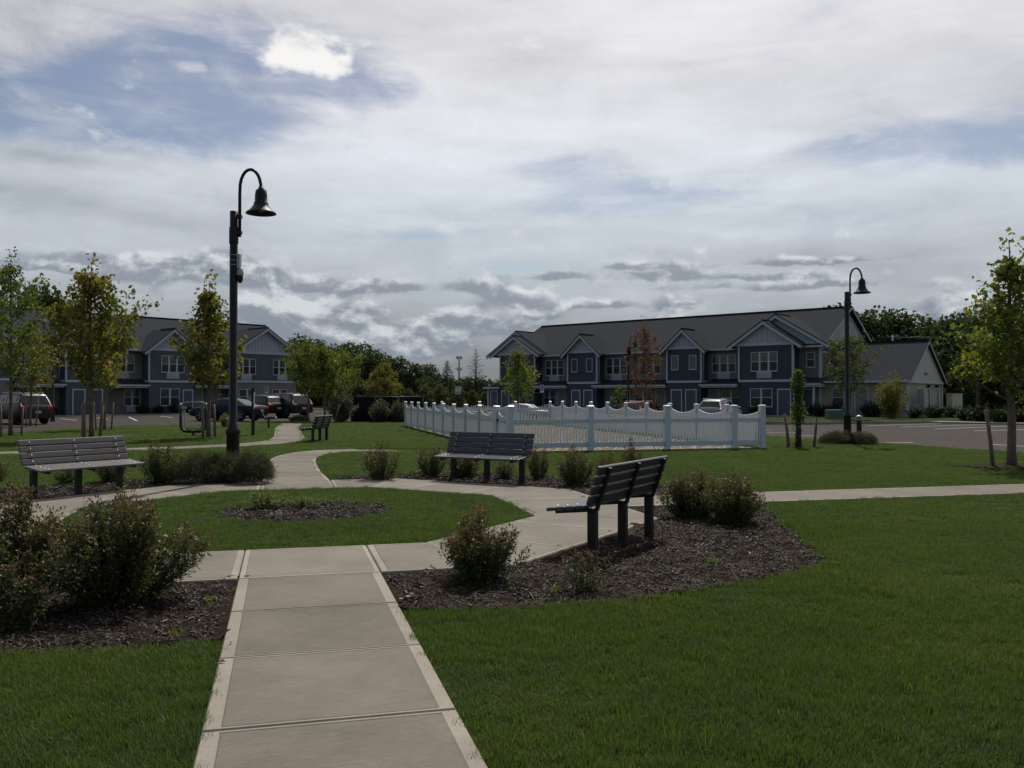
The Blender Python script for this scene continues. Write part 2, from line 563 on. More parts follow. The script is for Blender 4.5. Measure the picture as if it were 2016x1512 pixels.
def concrete(name, color, field):
    m_ = bpy.data.materials.new(name)
    m_.use_nodes = True
    T = NT(m_.node_tree)
    b = T.n['Principled BSDF']
    b.inputs['Roughness'].default_value = .88
    b.inputs['Specular IOR Level'].default_value = .22
    pos = T.n.new('ShaderNodeNewGeometry').outputs['Position']
    mp = T.n.new('ShaderNodeMapping')
    mp.inputs['Rotation'].default_value = (0, 0, -R(14.5))
    T.l.new(pos, mp.inputs['Vector'])
    x, y, z = T.sep(mp.outputs[0])
    broom = T.noise(T.comb(T.m('MULTIPLY', x, 3.0), T.m('MULTIPLY', y, 42.0), 0.0), 2.0, 5, .7)
    blot = T.noise(pos, 1.1, 6, .65)
    grit = T.noise(pos, 130, 4, .8)
    spots = T.noise(pos, 26, 5, .75)
    oi = T.n.new('ShaderNodeObjectInfo').outputs['Random']
    k = .95 if field else .35
    f = T.m('ADD', T.m('ADD', T.m('MULTIPLY', T.m('SUBTRACT', broom, .5), k), T.m('MULTIPLY', T.m('SUBTRACT', blot, .5), 1.05)),
            T.m('ADD', T.m('MULTIPLY', T.m('SUBTRACT', grit, .5), .5), T.m('MULTIPLY', T.m('SUBTRACT', spots, .5), .38)))
    f = T.m('ADD', f, T.m('MULTIPLY', T.m('SUBTRACT', oi, .5), .26))
    f = T.m('ADD', 1.0, f)
    T.l.new(T.v('MULTIPLY', (*color,), T.comb(f, f, f)), b.inputs['Base Color'])
    bn = T.n.new('ShaderNodeBump')
    bn.inputs['Strength'].default_value = .5 if field else .2
    bn.inputs['Distance'].default_value = .003
    T.l.new(T.m('ADD', broom, grit), bn.inputs['Height'])
    T.l.new(bn.outputs[0], b.inputs['Normal'])
    return m_
M['conc'] = concrete('broomed_concrete', (.150, .132, .106), True)
M['conc_r'] = concrete('broomed_concrete_ring', (.166, .148, .121), True)
M['conc_e'] = concrete('troweled_concrete_edge', (.255, .228, .188), False)

def groundmat(name, c1, c2, c3, s1, s2, bumpd=.01, rough=.95):
    m_ = bpy.data.materials.new(name)
    m_.use_nodes = True
    T = NT(m_.node_tree)
    b = T.n['Principled BSDF']
    b.inputs['Roughness'].default_value = rough
    b.inputs['Specular IOR Level'].default_value = .05
    pos = T.n.new('ShaderNodeNewGeometry').outputs['Position']
    a = T.noise(pos, s1, 6, .6)
    d = T.noise(pos, s2, 6, .75)
    c = T.mix(T.sm(a, .35, .65), c1, c2)
    c = T.mix(T.sm(d, .40, .66), c, c3)
    T.l.new(c, b.inputs['Base Color'])
    bn = T.n.new('ShaderNodeBump')
    bn.inputs['Strength'].default_value = .9
    bn.inputs['Distance'].default_value = bumpd
    T.l.new(d, bn.inputs['Height'])
    T.l.new(bn.outputs[0], b.inputs['Normal'])
    return m_
M['lawn'] = groundmat('lawn_turf', (.024, .040, .007), (.034, .048, .009), (.016, .026, .005), .35, 14, .03)
M['soil'] = groundmat('soil', (.05, .04, .03), (.06, .05, .035), (.03, .025, .02), .5, 12, .02)
M['mulch'] = groundmat('bark_mulch', (.030, .020, .013), (.050, .034, .023), (.011, .0075, .0055), 1.6, 30, .03)
M['asphalt'] = groundmat('asphalt', (.050, .042, .038), (.062, .052, .047), (.042, .036, .033), .25, 60, .004, .85)
M['gravel'] = groundmat('pea_gravel', (.150, .120, .088), (.195, .16, .118), (.07, .058, .044), .5, 24, .03)

def chipmat():
    m_ = bpy.data.materials.new('mulch_chip')
    m_.use_nodes = True
    T = NT(m_.node_tree)
    b = T.n['Principled BSDF']
    b.inputs['Roughness'].default_value = .8
    g = T.n.new('ShaderNodeNewGeometry').outputs['Random Per Island']
    oi = T.n.new('ShaderNodeObjectInfo').outputs['Random']
    f = T.m('FRACT', T.m('ADD', g, oi))
    T.l.new(T.ramp(f, [(0, (.011, .0068, .0045)), (.45, (.036, .023, .0145)), (.8, (.068, .046, .030)), (.95, (.115, .082, .055)), (1, (.28, .22, .165))]), b.inputs['Base Color'])
    return m_
M['chip'] = chipmat()

def blademat():
    m_ = bpy.data.materials.new('grass_blade')
    m_.use_nodes = True
    T = NT(m_.node_tree)
    T.n.remove(T.n['Principled BSDF'])
    geo = T.n.new('ShaderNodeNewGeometry')
    pos = geo.outputs['Position']
    oi = T.n.new('ShaderNodeObjectInfo').outputs['Random']
    patch = T.noise(pos, .42, 4, .6)
    patch2 = T.noise(pos, 2.3, 6, .72)
    c = T.ramp(T.m('ADD', T.m('MULTIPLY', patch, .5), T.m('MULTIPLY', patch2, .5)),
               [(.36, (.054, .076, .044)), (.44, (.058, .096, .030)), (.52, (.071, .108, .026)), (.58, (.088, .118, .029)), (.66, (.120, .120, .046))])
    c = T.mix(T.m('MULTIPLY', geo.outputs['Random Per Island'], .4), c, (.068, .108, .022))
    c = T.mix(T.sm(T.m('FRACT', T.m('ADD', T.m('MULTIPLY', oi, 7.0), geo.outputs['Random Per Island'])), .968, .98), c, (.17, .155, .085))
    d = T.n.new('ShaderNodeBsdfDiffuse'); T.l.new(c, d.inputs[0])
    t = T.n.new('ShaderNodeBsdfTranslucent'); T.l.new(T.mix(1.0, c, (1.25, 1.3, .6), 'MULTIPLY'), t.inputs[0])
    g = T.n.new('ShaderNodeBsdfGlossy'); g.inputs['Roughness'].default_value = .6
    g.inputs[0].default_value = (.8, .9, .8, 1)
    a = T.n.new('ShaderNodeMixShader'); a.inputs[0].default_value = .45
    T.l.new(d.outputs[0], a.inputs[1]); T.l.new(t.outputs[0], a.inputs[2])
    bb = T.n.new('ShaderNodeMixShader'); bb.inputs[0].default_value = .024
    T.l.new(a.outputs[0], bb.inputs[1]); T.l.new(g.outputs[0], bb.inputs[2])
    T.l.new(bb.outputs[0], T.n['Material Output'].inputs[0])
    return m_
M['blade'] = blademat()
M['weed'] = leafmat('weed_blade', [(0, (.070, .115, .022)), (1, (.09, .135, .025))], .5)

L_MAPLE_Y = leafmat('yellowing_maple_leaf', [(0, (.058, .078, .020)), (.35, (.115, .125, .028)), (.65, (.195, .182, .040)), (.86, (.235, .17, .042)), (1, (.25, .085, .04))])
L_MAPLE_G = leafmat('green_maple_leaf', [(0, (0.051, 0.082, 0.024)), (.5, (0.100, 0.137, 0.036)), (.85, (0.141, 0.172, 0.049)), (1, (0.220, 0.183, 0.060))])
L_LIME = leafmat('bright_green_leaf', [(0, (0.062, 0.101, 0.021)), (.5, (0.117, 0.155, 0.032)), (.85, (0.193, 0.199, 0.042)), (1, (0.273, 0.185, 0.048))])
L_GREY = leafmat('grey_green_leaf', [(0, (0.057, 0.073, 0.042)), (.6, (0.114, 0.135, 0.073)), (1, (0.169, 0.169, 0.087))])
L_RED = leafmat('red_maple_leaf', [(0, (.055, .055, .025)), (.4, (.105, .070, .035)), (.7, (.145, .045, .03)), (1, (.19, .02, .026))])
L_OAK = leafmat('dark_oak_leaf', [(0, (0.032, 0.049, 0.021)), (.6, (0.061, 0.085, 0.033)), (1, (0.102, 0.116, 0.046))], .3)
L_PINE = leafmat('pine_needle', [(0, (0.020, 0.030, 0.017)), (1, (0.042, 0.057, 0.029))], .15)
SPIREA_TIP = [(0, (.11, .05, .03)), (.5, (.15, .075, .04)), (.8, (.10, .09, .03)), (1, (.24, .06, .05))]
L_SPIREA = leafmat('spirea_leaf', [(0, (.028, .044, .016)), (.5, (.055, .074, .023)), (.85, (.09, .10, .028)), (1, (.15, .105, .035))], .35, SPIREA_TIP, .5, 4)
L_LAV = leafmat('lavender_leaf', [(0, (.035, .040, .026)), (.6, (.085, .09, .062)), (1, (.16, .15, .12))], .3)
L_SILVER = leafmat('silvery_leaf', [(0, (.05, .062, .045)), (.6, (.11, .125, .09)), (1, (.17, .18, .13))], .3)
L_PALE = leafmat('pale_green_leaf', [(0, (.09, .12, .04)), (.6, (.17, .20, .08)), (1, (.26, .28, .14))], .4)
M['flower'] = mat('pink_flower', (.42, .06, .07), .7)
M['deadhead'] = mat('faded_flower_head', (.15, .075, .042), .9)
M['stem'] = mat('shrub_stem', (.055, .04, .028), .9)

# ------------------------------------------------------------------ plan of the park
TH = .2529
CX, CY = -2.86, 12.025
UX, UY = -math.sin(TH), math.cos(TH)
VX, VY = math.cos(TH), math.sin(TH)
def F(lat, fwd):
    """point given across / along the path axis, from the middle of the octagon"""
    return (CX + lat * VX + fwd * UX, CY + lat * VY + fwd * UY)
R1, R2, PW = 2.955, 4.425, .61
T8 = math.tan(math.pi / 8)
OCT1 = [F(R1 / math.cos(math.pi / 8) * math.cos(math.pi / 8 + k * math.pi / 4), R1 / math.cos(math.pi / 8) * math.sin(math.pi / 8 + k * math.pi / 4)) for k in range(8)]
OCT2 = [F(R2 / math.cos(math.pi / 8) * math.cos(math.pi / 8 + k * math.pi / 4), R2 / math.cos(math.pi / 8) * math.sin(math.pi / 8 + k * math.pi / 4)) for k in range(8)]

def sheet(name, poly, z, m_, kind='structure'):
    me = bpy.data.meshes.new(name)
    me.from_pydata([(x, y, z) for x, y in poly], [], [list(range(len(poly)))])
    me.materials.append(m_)
    me.update()
    bm = bmesh.new(); bm.from_mesh(me)
    bmesh.ops.recalc_face_normals(bm, faces=bm.faces)
    for f in bm.faces:
        if f.normal.z < 0: f.normal_flip()
    bmesh.ops.triangulate(bm, faces=bm.faces)
    bm.to_mesh(me); bm.free()
    o = link(name, me)
    o['kind'] = kind
    return o

from mathutils import noise as mnoise
def hnoise(x, y, s, seed=0.0):
    return mnoise.noise((x * s + seed, y * s - seed, seed))

# ground to the horizon, sunk a little behind the dog run
me = bpy.data.meshes.new('ground')
gv = [(x, y, -.5) for x, y in ((-1500, -300), (1500, -300), (1500, 2500), (-1500, 2500))]
me.from_pydata(gv, [], [(0, 1, 2, 3)])
me.materials.append(M['lawn'])
tag(link('ground', me), kind='structure')

LAWN = [(-60, -14), (40, -14), (26, 2), (17.5, 17), (14.1, 24.4), (12.3, 29.65), (10.8, 31.7), (10, 35), (9.2, 42), (8, 50), (2, 53.2), (-5.9, 53.6), (-12.5, 54.4),
        (-13.7, 55.7), (-15.3, 54.6), (-16, 47.9), (-20.6, 47.0), (-20.9, 42.6), (-21.6, 37.4), (-27, 33), (-60, 22)]
sheet('lawn', LAWN, -.03, M['lawn'])
# concrete edge along the lawn
def strip(name, pts, w, z0, z1, m_, parent=None, kind='structure'):
    mb = MB()
    for (ax, ay), (bx, by) in zip(pts[:-1], pts[1:]):
        mb.bar((ax, ay, (z0 + z1) / 2), (bx, by, (z0 + z1) / 2), w, z1 - z0)
    o = mb.build(name, m_, parent)
    if not parent: o['kind'] = kind
    return o
strip('kerb', LAWN[3:10], .14, -.3, -.012, M['kerb'])
strip('kerb', LAWN[11:18], .14, -.3, -.012, M['kerb'])
strip('kerb', LAWN[18:], .14, -.3, -.012, M['kerb'])

# asphalt: one gently dished sheet round the park
ax = np.linspace(-75, 75, 76); ay = np.linspace(14, 130, 59)
def asph_z(x, y):
    d = math.hypot((x - 5) / 13, (y - 64) / 13)
    return -.07 - .42 * math.exp(-d * d)
vs = [(x, y, asph_z(x, y)) for y in ay for x in ax]
fs = [(j * 76 + i, j * 76 + i + 1, (j + 1) * 76 + i + 1, (j + 1) * 76 + i) for j in range(58) for i in range(75)]
me = bpy.data.meshes.new('parking_lot'); me.from_pydata(vs, [], fs); me.materials.append(M['asphalt']); me.update()
tag(link('parking_lot', me), kind='structure')

# painted bay lines
def gline(px1, py1, px2, py2, w=.1):
    a, b = G(px1, py1, EYE + .06), G(px2, py2, EYE + .06)
    mb = MB()
    dx_, dy_ = b[0] - a[0], b[1] - a[1]
    l = math.hypot(dx_, dy_)
    nx, ny = -dy_ / l * w / 2, dx_ / l * w / 2
    n = max(1, int(l / 2))
    for k in range(n):
        p = [(a[0] + dx_ * t, a[1] + dy_ * t) for t in (k / n, (k + 1) / n)]
        q = [(p[0][0] - nx, p[0][1] - ny), (p[1][0] - nx, p[1][1] - ny), (p[1][0] + nx, p[1][1] + ny), (p[0][0] + nx, p[0][1] + ny)]
        mb.add([(x, y, asph_z(x, y) + .006) for x, y in q], [(0, 1, 2, 3)])
    o = mb.build('parking_line', M['white_line'], bpy.data.objects['parking_lot'], fix=True)
for q in ((1709, 837, 1879, 832), (1773, 840, 1944, 835), (1840, 844, 1995, 838), (1917, 848, 2040, 844.5), (1945, 874, 2030, 879), (1722, 871, 1798, 871),
          (1510, 851.4, 1572, 851), (1577, 857, 1609, 857.5), (1510, 845, 1516, 845),
          (119, 824, 151, 827), (192, 822, 212, 825), (254, 821, 270, 828), (315, 819, 340, 822), (480, 833, 515, 832.5)):
    gline(*q)

# ------------------------------------------------------------------ paths: every slab its own piece
def inset(poly, ds):
    n = len(poly)
    lines = []
    for i in range(n):
        (x1, y1), (x2, y2) = poly[i], poly[(i + 1) % n]
        l = math.hypot(x2 - x1, y2 - y1)
        nx, ny = -(y2 - y1) / l, (x2 - x1) / l
        lines.append((x1 + nx * ds[i], y1 + ny * ds[i], x2 - x1, y2 - y1))
    out = []
    for i in range(n):
        a = lines[i - 1]; b = lines[i]
        den = a[2] * b[3] - a[3] * b[2]
        if abs(den) < 1e-9:
            out.append((b[0], b[1])); continue
        t = ((b[0] - a[0]) * b[3] - (b[1] - a[1]) * b[2]) / den
        out.append((a[0] + a[2] * t, a[1] + a[3] * t))
    return out
def area(p):
    return sum(p[i][0] * p[(i + 1) % len(p)][1] - p[(i + 1) % len(p)][0] * p[i][1] for i in range(len(p))) / 2

def slab(parent, poly, borders, z=0.0, field='conc'):
    if area(poly) < 0:
        n = len(poly)
        poly = poly[::-1]
        borders = [borders[(n - 2 - i) % n] for i in range(n)]
    n = len(poly)
    z += rnd.uniform(-.002, .002)
    e0 = inset(poly, [.004] * n)
    e1 = inset(poly, [.013] * n)
    e2 = inset(poly, [b for b in borders])
    e3 = inset(poly, [b + .006 for b in borders])
    e4 = inset(poly, [b + .012 for b in borders])
    mb = MB()
    rings = [[(x, y, -.13) for x, y in e0], [(x, y, z - .012) for x, y in e0], [(x, y, z) for x, y in e1], [(x, y, z) for x, y in e2], [(x, y, z - .006) for x, y in e3], [(x, y, z - .001) for x, y in e4]]
    for r in rings: mb.v += r
    for k in range(5):
        for i in range(n):
            j = (i + 1) % n
            mb.f.append([k * n + i, k * n + j, (k + 1) * n + j, (k + 1) * n + i])
            mb.mi.append(0 if k < 4 else 1); mb.sm.append(False)
    mb.f.append([5 * n + i for i in range(n)]); mb.mi.append(1); mb.sm.append(False)
    return mb.build('slab', [M['conc_e'], M[field]], parent)

def path_root(name):
    o = empty(name)
    o['kind'] = 'structure'
    return o
PB = .085
p_in = path_root('entry_path')
y = -R2
k = 0
while y > -18:
    d = 1.185
    slab(p_in, [F(-PW, y), F(-PW, y - d), F(PW, y - d), F(PW, y)], [PB, .03, PB, .03])
    y -= d
ring = path_root('ring_path')
for k in range(8):
    a = k * math.pi / 4
    def S(t, r):
        # side frame: t along the side, r outward
        return F(r * math.cos(a) - t * math.sin(a), r * math.sin(a) + t * math.cos(a))
    hi, ho = R1 * T8, R2 * T8
    slab(ring, [S(-hi, R1), S(-ho, R2), S(-PW, R2), S(-PW, R1)], [.045, .05, .065, .045], field='conc_r')
    slab(ring, [S(-PW, R1), S(-PW, R2), S(PW, R2), S(PW, R1)], [.05, .05, .05, .045], field='conc_r')
    slab(ring, [S(PW, R1), S(PW, R2), S(ho, R2), S(hi, R1)], [.065, .05, .045, .045], field='conc_r')
for nm, s, n_ in (('east_path', 1, 16), ('west_path', -1, 9)):
    p_ = path_root(nm)
    for k in range(n_):
        y0, y1 = s * (R2 + k * 1.2), s * (R2 + (k + 1) * 1.2)
        slab(p_, [F(y0, -PW), F(y1, -PW), F(y1, PW), F(y0, PW)], [PB, .03, PB, .03])

def resample(pts, n):
    d = [0]
    for a, b in zip(pts[:-1], pts[1:]): d.append(d[-1] + math.dist(a, b))
    out = []
    for k in range(n + 1):
        t = d[-1] * k / n
        i = max(j for j in range(len(d)) if d[j] <= t + 1e-9)
        i = min(i, len(pts) - 2)
        f = (t - d[i]) / (d[i + 1] - d[i])
        out.append((pts[i][0] + (pts[i + 1][0] - pts[i][0]) * f, pts[i][1] + (pts[i + 1][1] - pts[i][1]) * f))
    return out
PATHPOLYS = []
def ribbon(name, left, right, n, bord=(.07, .03, .07, .03), sink=99):
    p_ = path_root(name)
    l, r_ = resample(left, n), resample(right, n)
    for k in range(n):
        slab(p_, [l[k], r_[k], r_[k + 1], l[k + 1]], [bord[1], bord[0], bord[3], bord[2]], -.028 * max(0, min(3, k - sink)))
    PATHPOLYS.append(left + right[::-1])
ribbon('north_path', [F(-PW, R2), (-5.25, 18.9), (-5.98, 21.8), (-6.15, 23.3), (-6.05, 24.5), (-5.7, 25.4), (-5.1, 26.0), (-4.3, 26.2), (-2.2, 26.3), (-.42, 26.35)],
       [F(PW, R2), (-4.03, 18.6), (-4.8, 21.6), (-5.0, 22.8), (-5.02, 23.6), (-4.95, 24.3), (-4.75, 24.8), (-4.2, 25.05), (-2.1, 25.1), (-.1, 25.15)], 14, sink=9)
ribbon('far_path', [(-13.1, 50.5), (-11.6, 43.4), (-8.95, 33.2), (-8.55, 30.9), (-8.7, 29.5), (-9.2, 28.5), (-10.4, 27.2), (-14.3, 24.7), (-21, 20.9)],
       [(-12.0, 50.7), (-10.5, 43.6), (-7.75, 33.2), (-7.35, 30.6), (-7.5, 29.0), (-8.3, 27.6), (-9.7, 26.2), (-13.7, 23.7), (-20.4, 19.9)], 30)

# ------------------------------------------------------------------ mulch beds
BEDS = {
    'right_bed': [F(.5, -4.3), G(790, 1196), G(1000, 1193), G(1250, 1178), G(1400, 1153), G(1560, 1126), G(1612, 1109), G(1618, 1090), G(1560, 1042), G(1500, 990), F(7.3, -.4), F(4.2, -.4), F(4.2, -1.9), F(1.8, -4.2)],
    'left_bed': [F(-.5, -4.3), G(443, 1252), G(300, 1263), G(150, 1274), G(0, 1281), G(-300, 1290), F(-6.8, -3.2), F(-7, -.4), F(-4.2, -.4), F(-4.2, -1.9), F(-1.8, -4.2)],
    'far_right_bed': [F(.5, 4.2), G(655, 940), G(720, 935), G(800, 931), G(950, 930), G(1090, 938), G(1200, 945), G(1310, 957), F(6.4, .4), F(4.2, .4), F(4.2, 1.9), F(1.8, 4.2)],
    'far_left_bed': [F(-.5, 4.2), G(512, 930), G(440, 926), G(360, 936), G(260, 946), G(130, 953), G(0, 963), G(-160, 978), F(-7.2, .4), F(-4.2, .4), F(-4.2, 1.9), F(-1.8, 4.2)],
}
ISL = [F(.06 + 1.16 * math.cos(t) * (1 + .06 * math.sin(3 * t)), .0 + 1.02 * math.sin(t) * (1 + .05 * math.cos(2 * t))) for t in np.linspace(0, 2 * math.pi, 40)[:-1]]
BEDS['island_bed'] = ISL
TREE_RINGS = []
def mulch_h(x, y):
    return .8 * hnoise(x, y, 2.2, 1.3) + 1.3 * max(-.35, hnoise(x, y, 5.5, 4.1)) + .9 * hnoise(x, y, 13, 2.2) + .3
def bedmesh(name, poly, step, z0, amp, m_):
    xs = [p[0] for p in poly]; ys = [p[1] for p in poly]
    nx = int((max(xs) - min(xs)) / step) + 2; ny = int((max(ys) - min(ys)) / step) + 2
    gx = min(xs) + np.arange(nx) * step; gy = min(ys) + np.arange(ny) * step
    cx_, cy_ = np.meshgrid(gx[:-1] + step / 2, gy[:-1] + step / 2)
    ins = inpoly(np.stack([cx_.ravel(), cy_.ravel()], 1), poly).reshape(cx_.shape)
    idx = {}
    vs, fs = [], []
    for j, i in zip(*np.nonzero(ins)):
        q = []
        for di, dj in ((0, 0), (1, 0), (1, 1), (0, 1)):
            k_ = (i + di, j + dj)
            if k_ not in idx:
                idx[k_] = len(vs)
                x, y = gx[k_[0]], gy[k_[1]]
                vs.append((x, y, z0 + amp * mulch_h(x, y)))
            q.append(idx[k_])
        fs.append(q)
    me = bpy.data.meshes.new(name); me.from_pydata(vs, [], fs); me.materials.append(m_)
    me.polygons.foreach_set('use_smooth', [True] * len(fs)); me.update()
    return tag(link(name, me), kind='structure')
mulch_amp = .019
for nm, poly in BEDS.items():
    bedmesh('mulch_bed', poly,   .045 if nm in ('right_bed', 'left_bed') else .09, -.022, mulch_amp, M['mulch'])

# ------------------------------------------------------------------ scattered small stuff by geometry nodes
def scatter(name, pts, rot, sc, sources, kind='stuff', label=None):
    me = bpy.data.meshes.new(name)
    me.from_pydata([tuple(p) for p in pts], [], [])
    a = me.attributes.new('rot', 'FLOAT_VECTOR', 'POINT'); a.data.foreach_set('vector', np.asarray(rot, np.float32).ravel())
    a = me.attributes.new('sc', 'FLOAT_VECTOR', 'POINT'); a.data.foreach_set('vector', np.asarray(sc, np.float32).ravel())
    o = link(name, me)
    coll = bpy.data.collections.new(name + '_pieces')
    for i, s_ in enumerate(sources):
        so = bpy.data.objects.new(name + '_piece', s_)
        coll.objects.link(so)
    ng = bpy.data.node_groups.new(name, 'GeometryNodeTree')
    ng.interface.new_socket('Geometry', in_out='INPUT', socket_type='NodeSocketGeometry')
    ng.interface.new_socket('Geometry', in_out='OUTPUT', socket_type='NodeSocketGeometry')
    gi = ng.nodes.new('NodeGroupInput'); go = ng.nodes.new('NodeGroupOutput')
    ci = ng.nodes.new('GeometryNodeCollectionInfo')
    ci.inputs['Collection'].default_value = coll
    ci.inputs['Separate Children'].default_value = True
    ci.inputs['Reset Children'].default_value = True
    ip = ng.nodes.new('GeometryNodeInstanceOnPoints')
    ip.inputs['Pick Instance'].default_value = True
    ri = ng.nodes.new('FunctionNodeRandomValue'); ri.data_type = 'INT'
    ri.inputs[4].default_value = 0; ri.inputs[5].default_value = len(sources) - 1
    na = []
    for an in ('rot', 'sc'):
        n_ = ng.nodes.new('GeometryNodeInputNamedAttribute'); n_.data_type = 'FLOAT_VECTOR'
        n_.inputs['Name'].default_value = an
        na.append(n_)
    ng.links.new(gi.outputs[0], ip.inputs['Points'])
    ng.links.new(ci.outputs[0], ip.inputs['Instance'])
    ng.links.new(ri.outputs[2], ip.inputs['Instance Index'])
    ng.links.new(na[0].outputs[0], ip.inputs['Rotation'])
    ng.links.new(na[1].outputs[0], ip.inputs['Scale'])
    ng.links.new(ip.outputs[0], go.inputs[0])
    md = o.modifiers.new('scatter', 'NODES'); md.node_group = ng
    o['kind'] = kind
    if label: o['label'] = label
    return o

def tuft(seed, n=50, rad=.075, hmin=.03, hmax=.062):
    r = random.Random(seed)
    mb = MB()
    for _ in range(n):
        a = r.uniform(0, 6.283); d = rad * math.sqrt(r.random())
        x, y = d * math.cos(a), d * math.sin(a)
        h = r.uniform(hmin, hmax); w = r.uniform(.0011, .0023)
        la = r.uniform(0, 6.283); ln = h * r.uniform(.1, .75)
        px, py = -math.sin(la) * w, math.cos(la) * w
        lx, ly = math.cos(la) * ln, math.sin(la) * ln
        mb.add([(x - px, y - py, 0), (x + px, y + py, 0), (x + px * .8 + lx * .35, y + py * .8 + ly * .35, h * .62), (x - px * .8 + lx * .35, y - py * .8 + ly * .35, h * .62), (x + lx, y + ly, h)],
               [(0, 1, 2, 3), (3, 2, 4)])
    return mb.mesh('grass_tuft', M['blade'])
tufts = [tuft(s) for s in range(5)]

fence_c = (-.04, 24.6)
def FN(lat, fwd):
    return (fence_c[0] + lat * VX + fwd * UX, fence_c[1] + lat * VY + fwd * UY)
RUN = [FN(-.05, -.05), FN(7.85, -.05), FN(7.85, 21.9), FN(-.05, 21.9)]
def path_excl(P, mg=0.0):
    rel = P - np.array([CX, CY])
    la = rel @ np.array([VX, VY]); fw = rel @ np.array([UX, UY])
    ex = (np.abs(la) < PW + .012 + mg) & (fw < -R1)
    ex |= (np.abs(fw) < PW + .012 + mg) & (np.abs(la) > R1) & (la < R2 + 19.2) & (la > -R2 - 10.8)
    ex |= inpoly(P, [(CX + (x - CX) * (1 + mg / R2), CY + (y - CY) * (1 + mg / R2)) for x, y in OCT2]) & ~inpoly(P, OCT1)
    for p in PATHPOLYS: ex |= inpoly(P, p)
    return ex
def frus(n, y0, y1, marg=1.12):
    Y = np.sqrt(npr.uniform(y0 * y0, y1 * y1, n))
    X = npr.uniform(-1, 1, n) * Y * .578 * marg
    return np.stack([X, Y], 1)
allp, allr, alls = [], [], []
for y0, y1, dens, sx, sz in ((2.6, 6.5, 330, 1.0, .95), (6.5, 11, 240, 1.15, .95), (11, 18, 160, 1.4, .95), (18, 30, 90, 1.7, 1.0), (30, 55, 34, 2.6, 1.05)):
    A = .578 * 1.12 * (y1 * y1 - y0 * y0)
    P = frus(int(A * dens), y0, y1)
    ok = inpoly(P, LAWN) & ~path_excl(P) & ~inpoly(P, RUN)
    for b in BEDS.values(): ok &= ~inpoly(P, b)
    P = P[ok]
    n = len(P)
    hz_ = np.array([hnoise(x, y, .9, 3.3) for x, y in P]) * .30 + np.array([hnoise(x, y, 5.0, 8.3) for x, y in P]) * .25 + npr.uniform(.72, 1.22, n)
    allp.append(np.column_stack([P, np.full(n, -.034)]))
    allr.append(np.column_stack([npr.normal(0, .06, n), npr.normal(0, .06, n), npr.uniform(0, 6.283, n)]))
    alls.append(np.column_stack([np.full(n, sx) * npr.uniform(.85, 1.2, n), np.full(n, sx) * npr.uniform(.85, 1.2, n), sz * hz_]))
scatter('grass', np.vstack(allp), np.vstack(allr), np.vstack(alls), tufts)

def chip(seed):
    r = random.Random(seed)
    mb = MB()
    for _ in range(6):
        x, y = r.uniform(-.04, .04), r.uniform(-.04, .04)
        l, w, h = r.uniform(.005, .020), r.uniform(.002, .006), r.uniform(.001, .003)
        a = r.uniform(0, 6.28); tl = r.uniform(-.5, .5)
        c_, s_ = math.cos(a), math.sin(a)
        z = r.uniform(.002, .012)
        mb.bar((x - c_ * l, y - s_ * l, z - tl * l), (x + c_ * l, y + s_ * l, z + tl * l), w * 2, h * 2)
    return mb.mesh('bark_chip', M['chip'])
chips = [chip(s) for s in range(6)]
P_, R_, S_ = [], [], []
for nm, dens, s0 in (('right_bed', 760, .85), ('left_bed', 760, .85), ('far_right_bed', 300, 1.35), ('far_left_bed', 300, 1.35), ('island_bed', 500, 1.15)):
    poly = BEDS[nm]
    xs = [p[0] for p in poly]; ys = [p[1] for p in poly]
    n = int((max(xs) - min(xs)) * (max(ys) - min(ys)) * dens)
    P = np.stack([npr.uniform(min(xs), max(xs), n), npr.uniform(min(ys), max(ys), n)], 1)
    ok = inpoly(P, poly) & ~path_excl(P, .045)
    P = P[ok]; n = len(P)
    z = np.array([mulch_amp * mulch_h(x, y) for x, y in P]) - .024
    P_.append(np.column_stack([P, z])); R_.append(np.column_stack([npr.normal(0, .25, n), npr.normal(0, .25, n), npr.uniform(0, 6.283, n)]))
    S_.append(np.repeat((npr.uniform(.45, 1.0, n) + .9 * (npr.random(n) < .06))[:, None] * s0, 3, 1))
scatter('bark_mulch', np.vstack(P_), np.vstack(R_), np.vstack(S_), chips)

# a few tall weed blades in the right lawn, weeds in the mulch
mb = MB()
r_ = random.Random(5)
for px, py, n_, h_ in ((1318, 1447, 6, .11), (1378, 1440, 3, .07), (1390, 1466, 4, .12), (1432, 1448, 3, .10), (1350, 1432, 2, .07), (1225, 1390, 3, .05), (1285, 1385, 4, .05)):
    bx, by = G(px, py)
    for _ in range(n_):
        x, y = bx + r_.uniform(-.03, .03), by + r_.uniform(-.03, .03)
        h = h_ * r_.uniform(.55, 1.0); lx, ly = r_.uniform(-.05, .05), r_.uniform(-.03, .03); w = .0020
        mb.add([(x - w, y, -.03), (x + w, y, -.03), (x + w + lx * .4, y + ly * .4, h * .55), (x - w + lx * .4, y + ly * .4, h * .55), (x + lx, y + ly, h)], [(0, 1, 2, 3), (3, 2, 4)])
for px, py, n_, h_ in ((1320, 1178, 8, .06), (1290, 1172, 8, .05), (1100, 1160, 9, .05), (1003, 1150, 8, .05), (1400, 1105, 14, .05), (420, 1180, 8, .05), (350, 1245, 9, .04)):
    bx, by = G(px, py)
    for _ in range(n_):
        x, y = bx + r_.uniform(-.06, .06), by + r_.uniform(-.06, .06)
        h = h_ * r_.uniform(.5, 1.15); lx, ly = r_.uniform(-.03, .03), r_.uniform(-.03, .03); w = .005
        mb.add([(x - w, y, -.01), (x + w, y, -.01), (x + w + lx * .4, y + ly * .4, h * .55), (x - w + lx * .4, y + ly * .4, h * .55), (x + lx, y + ly, h)], [(0, 1, 2, 3), (3, 2, 4)])
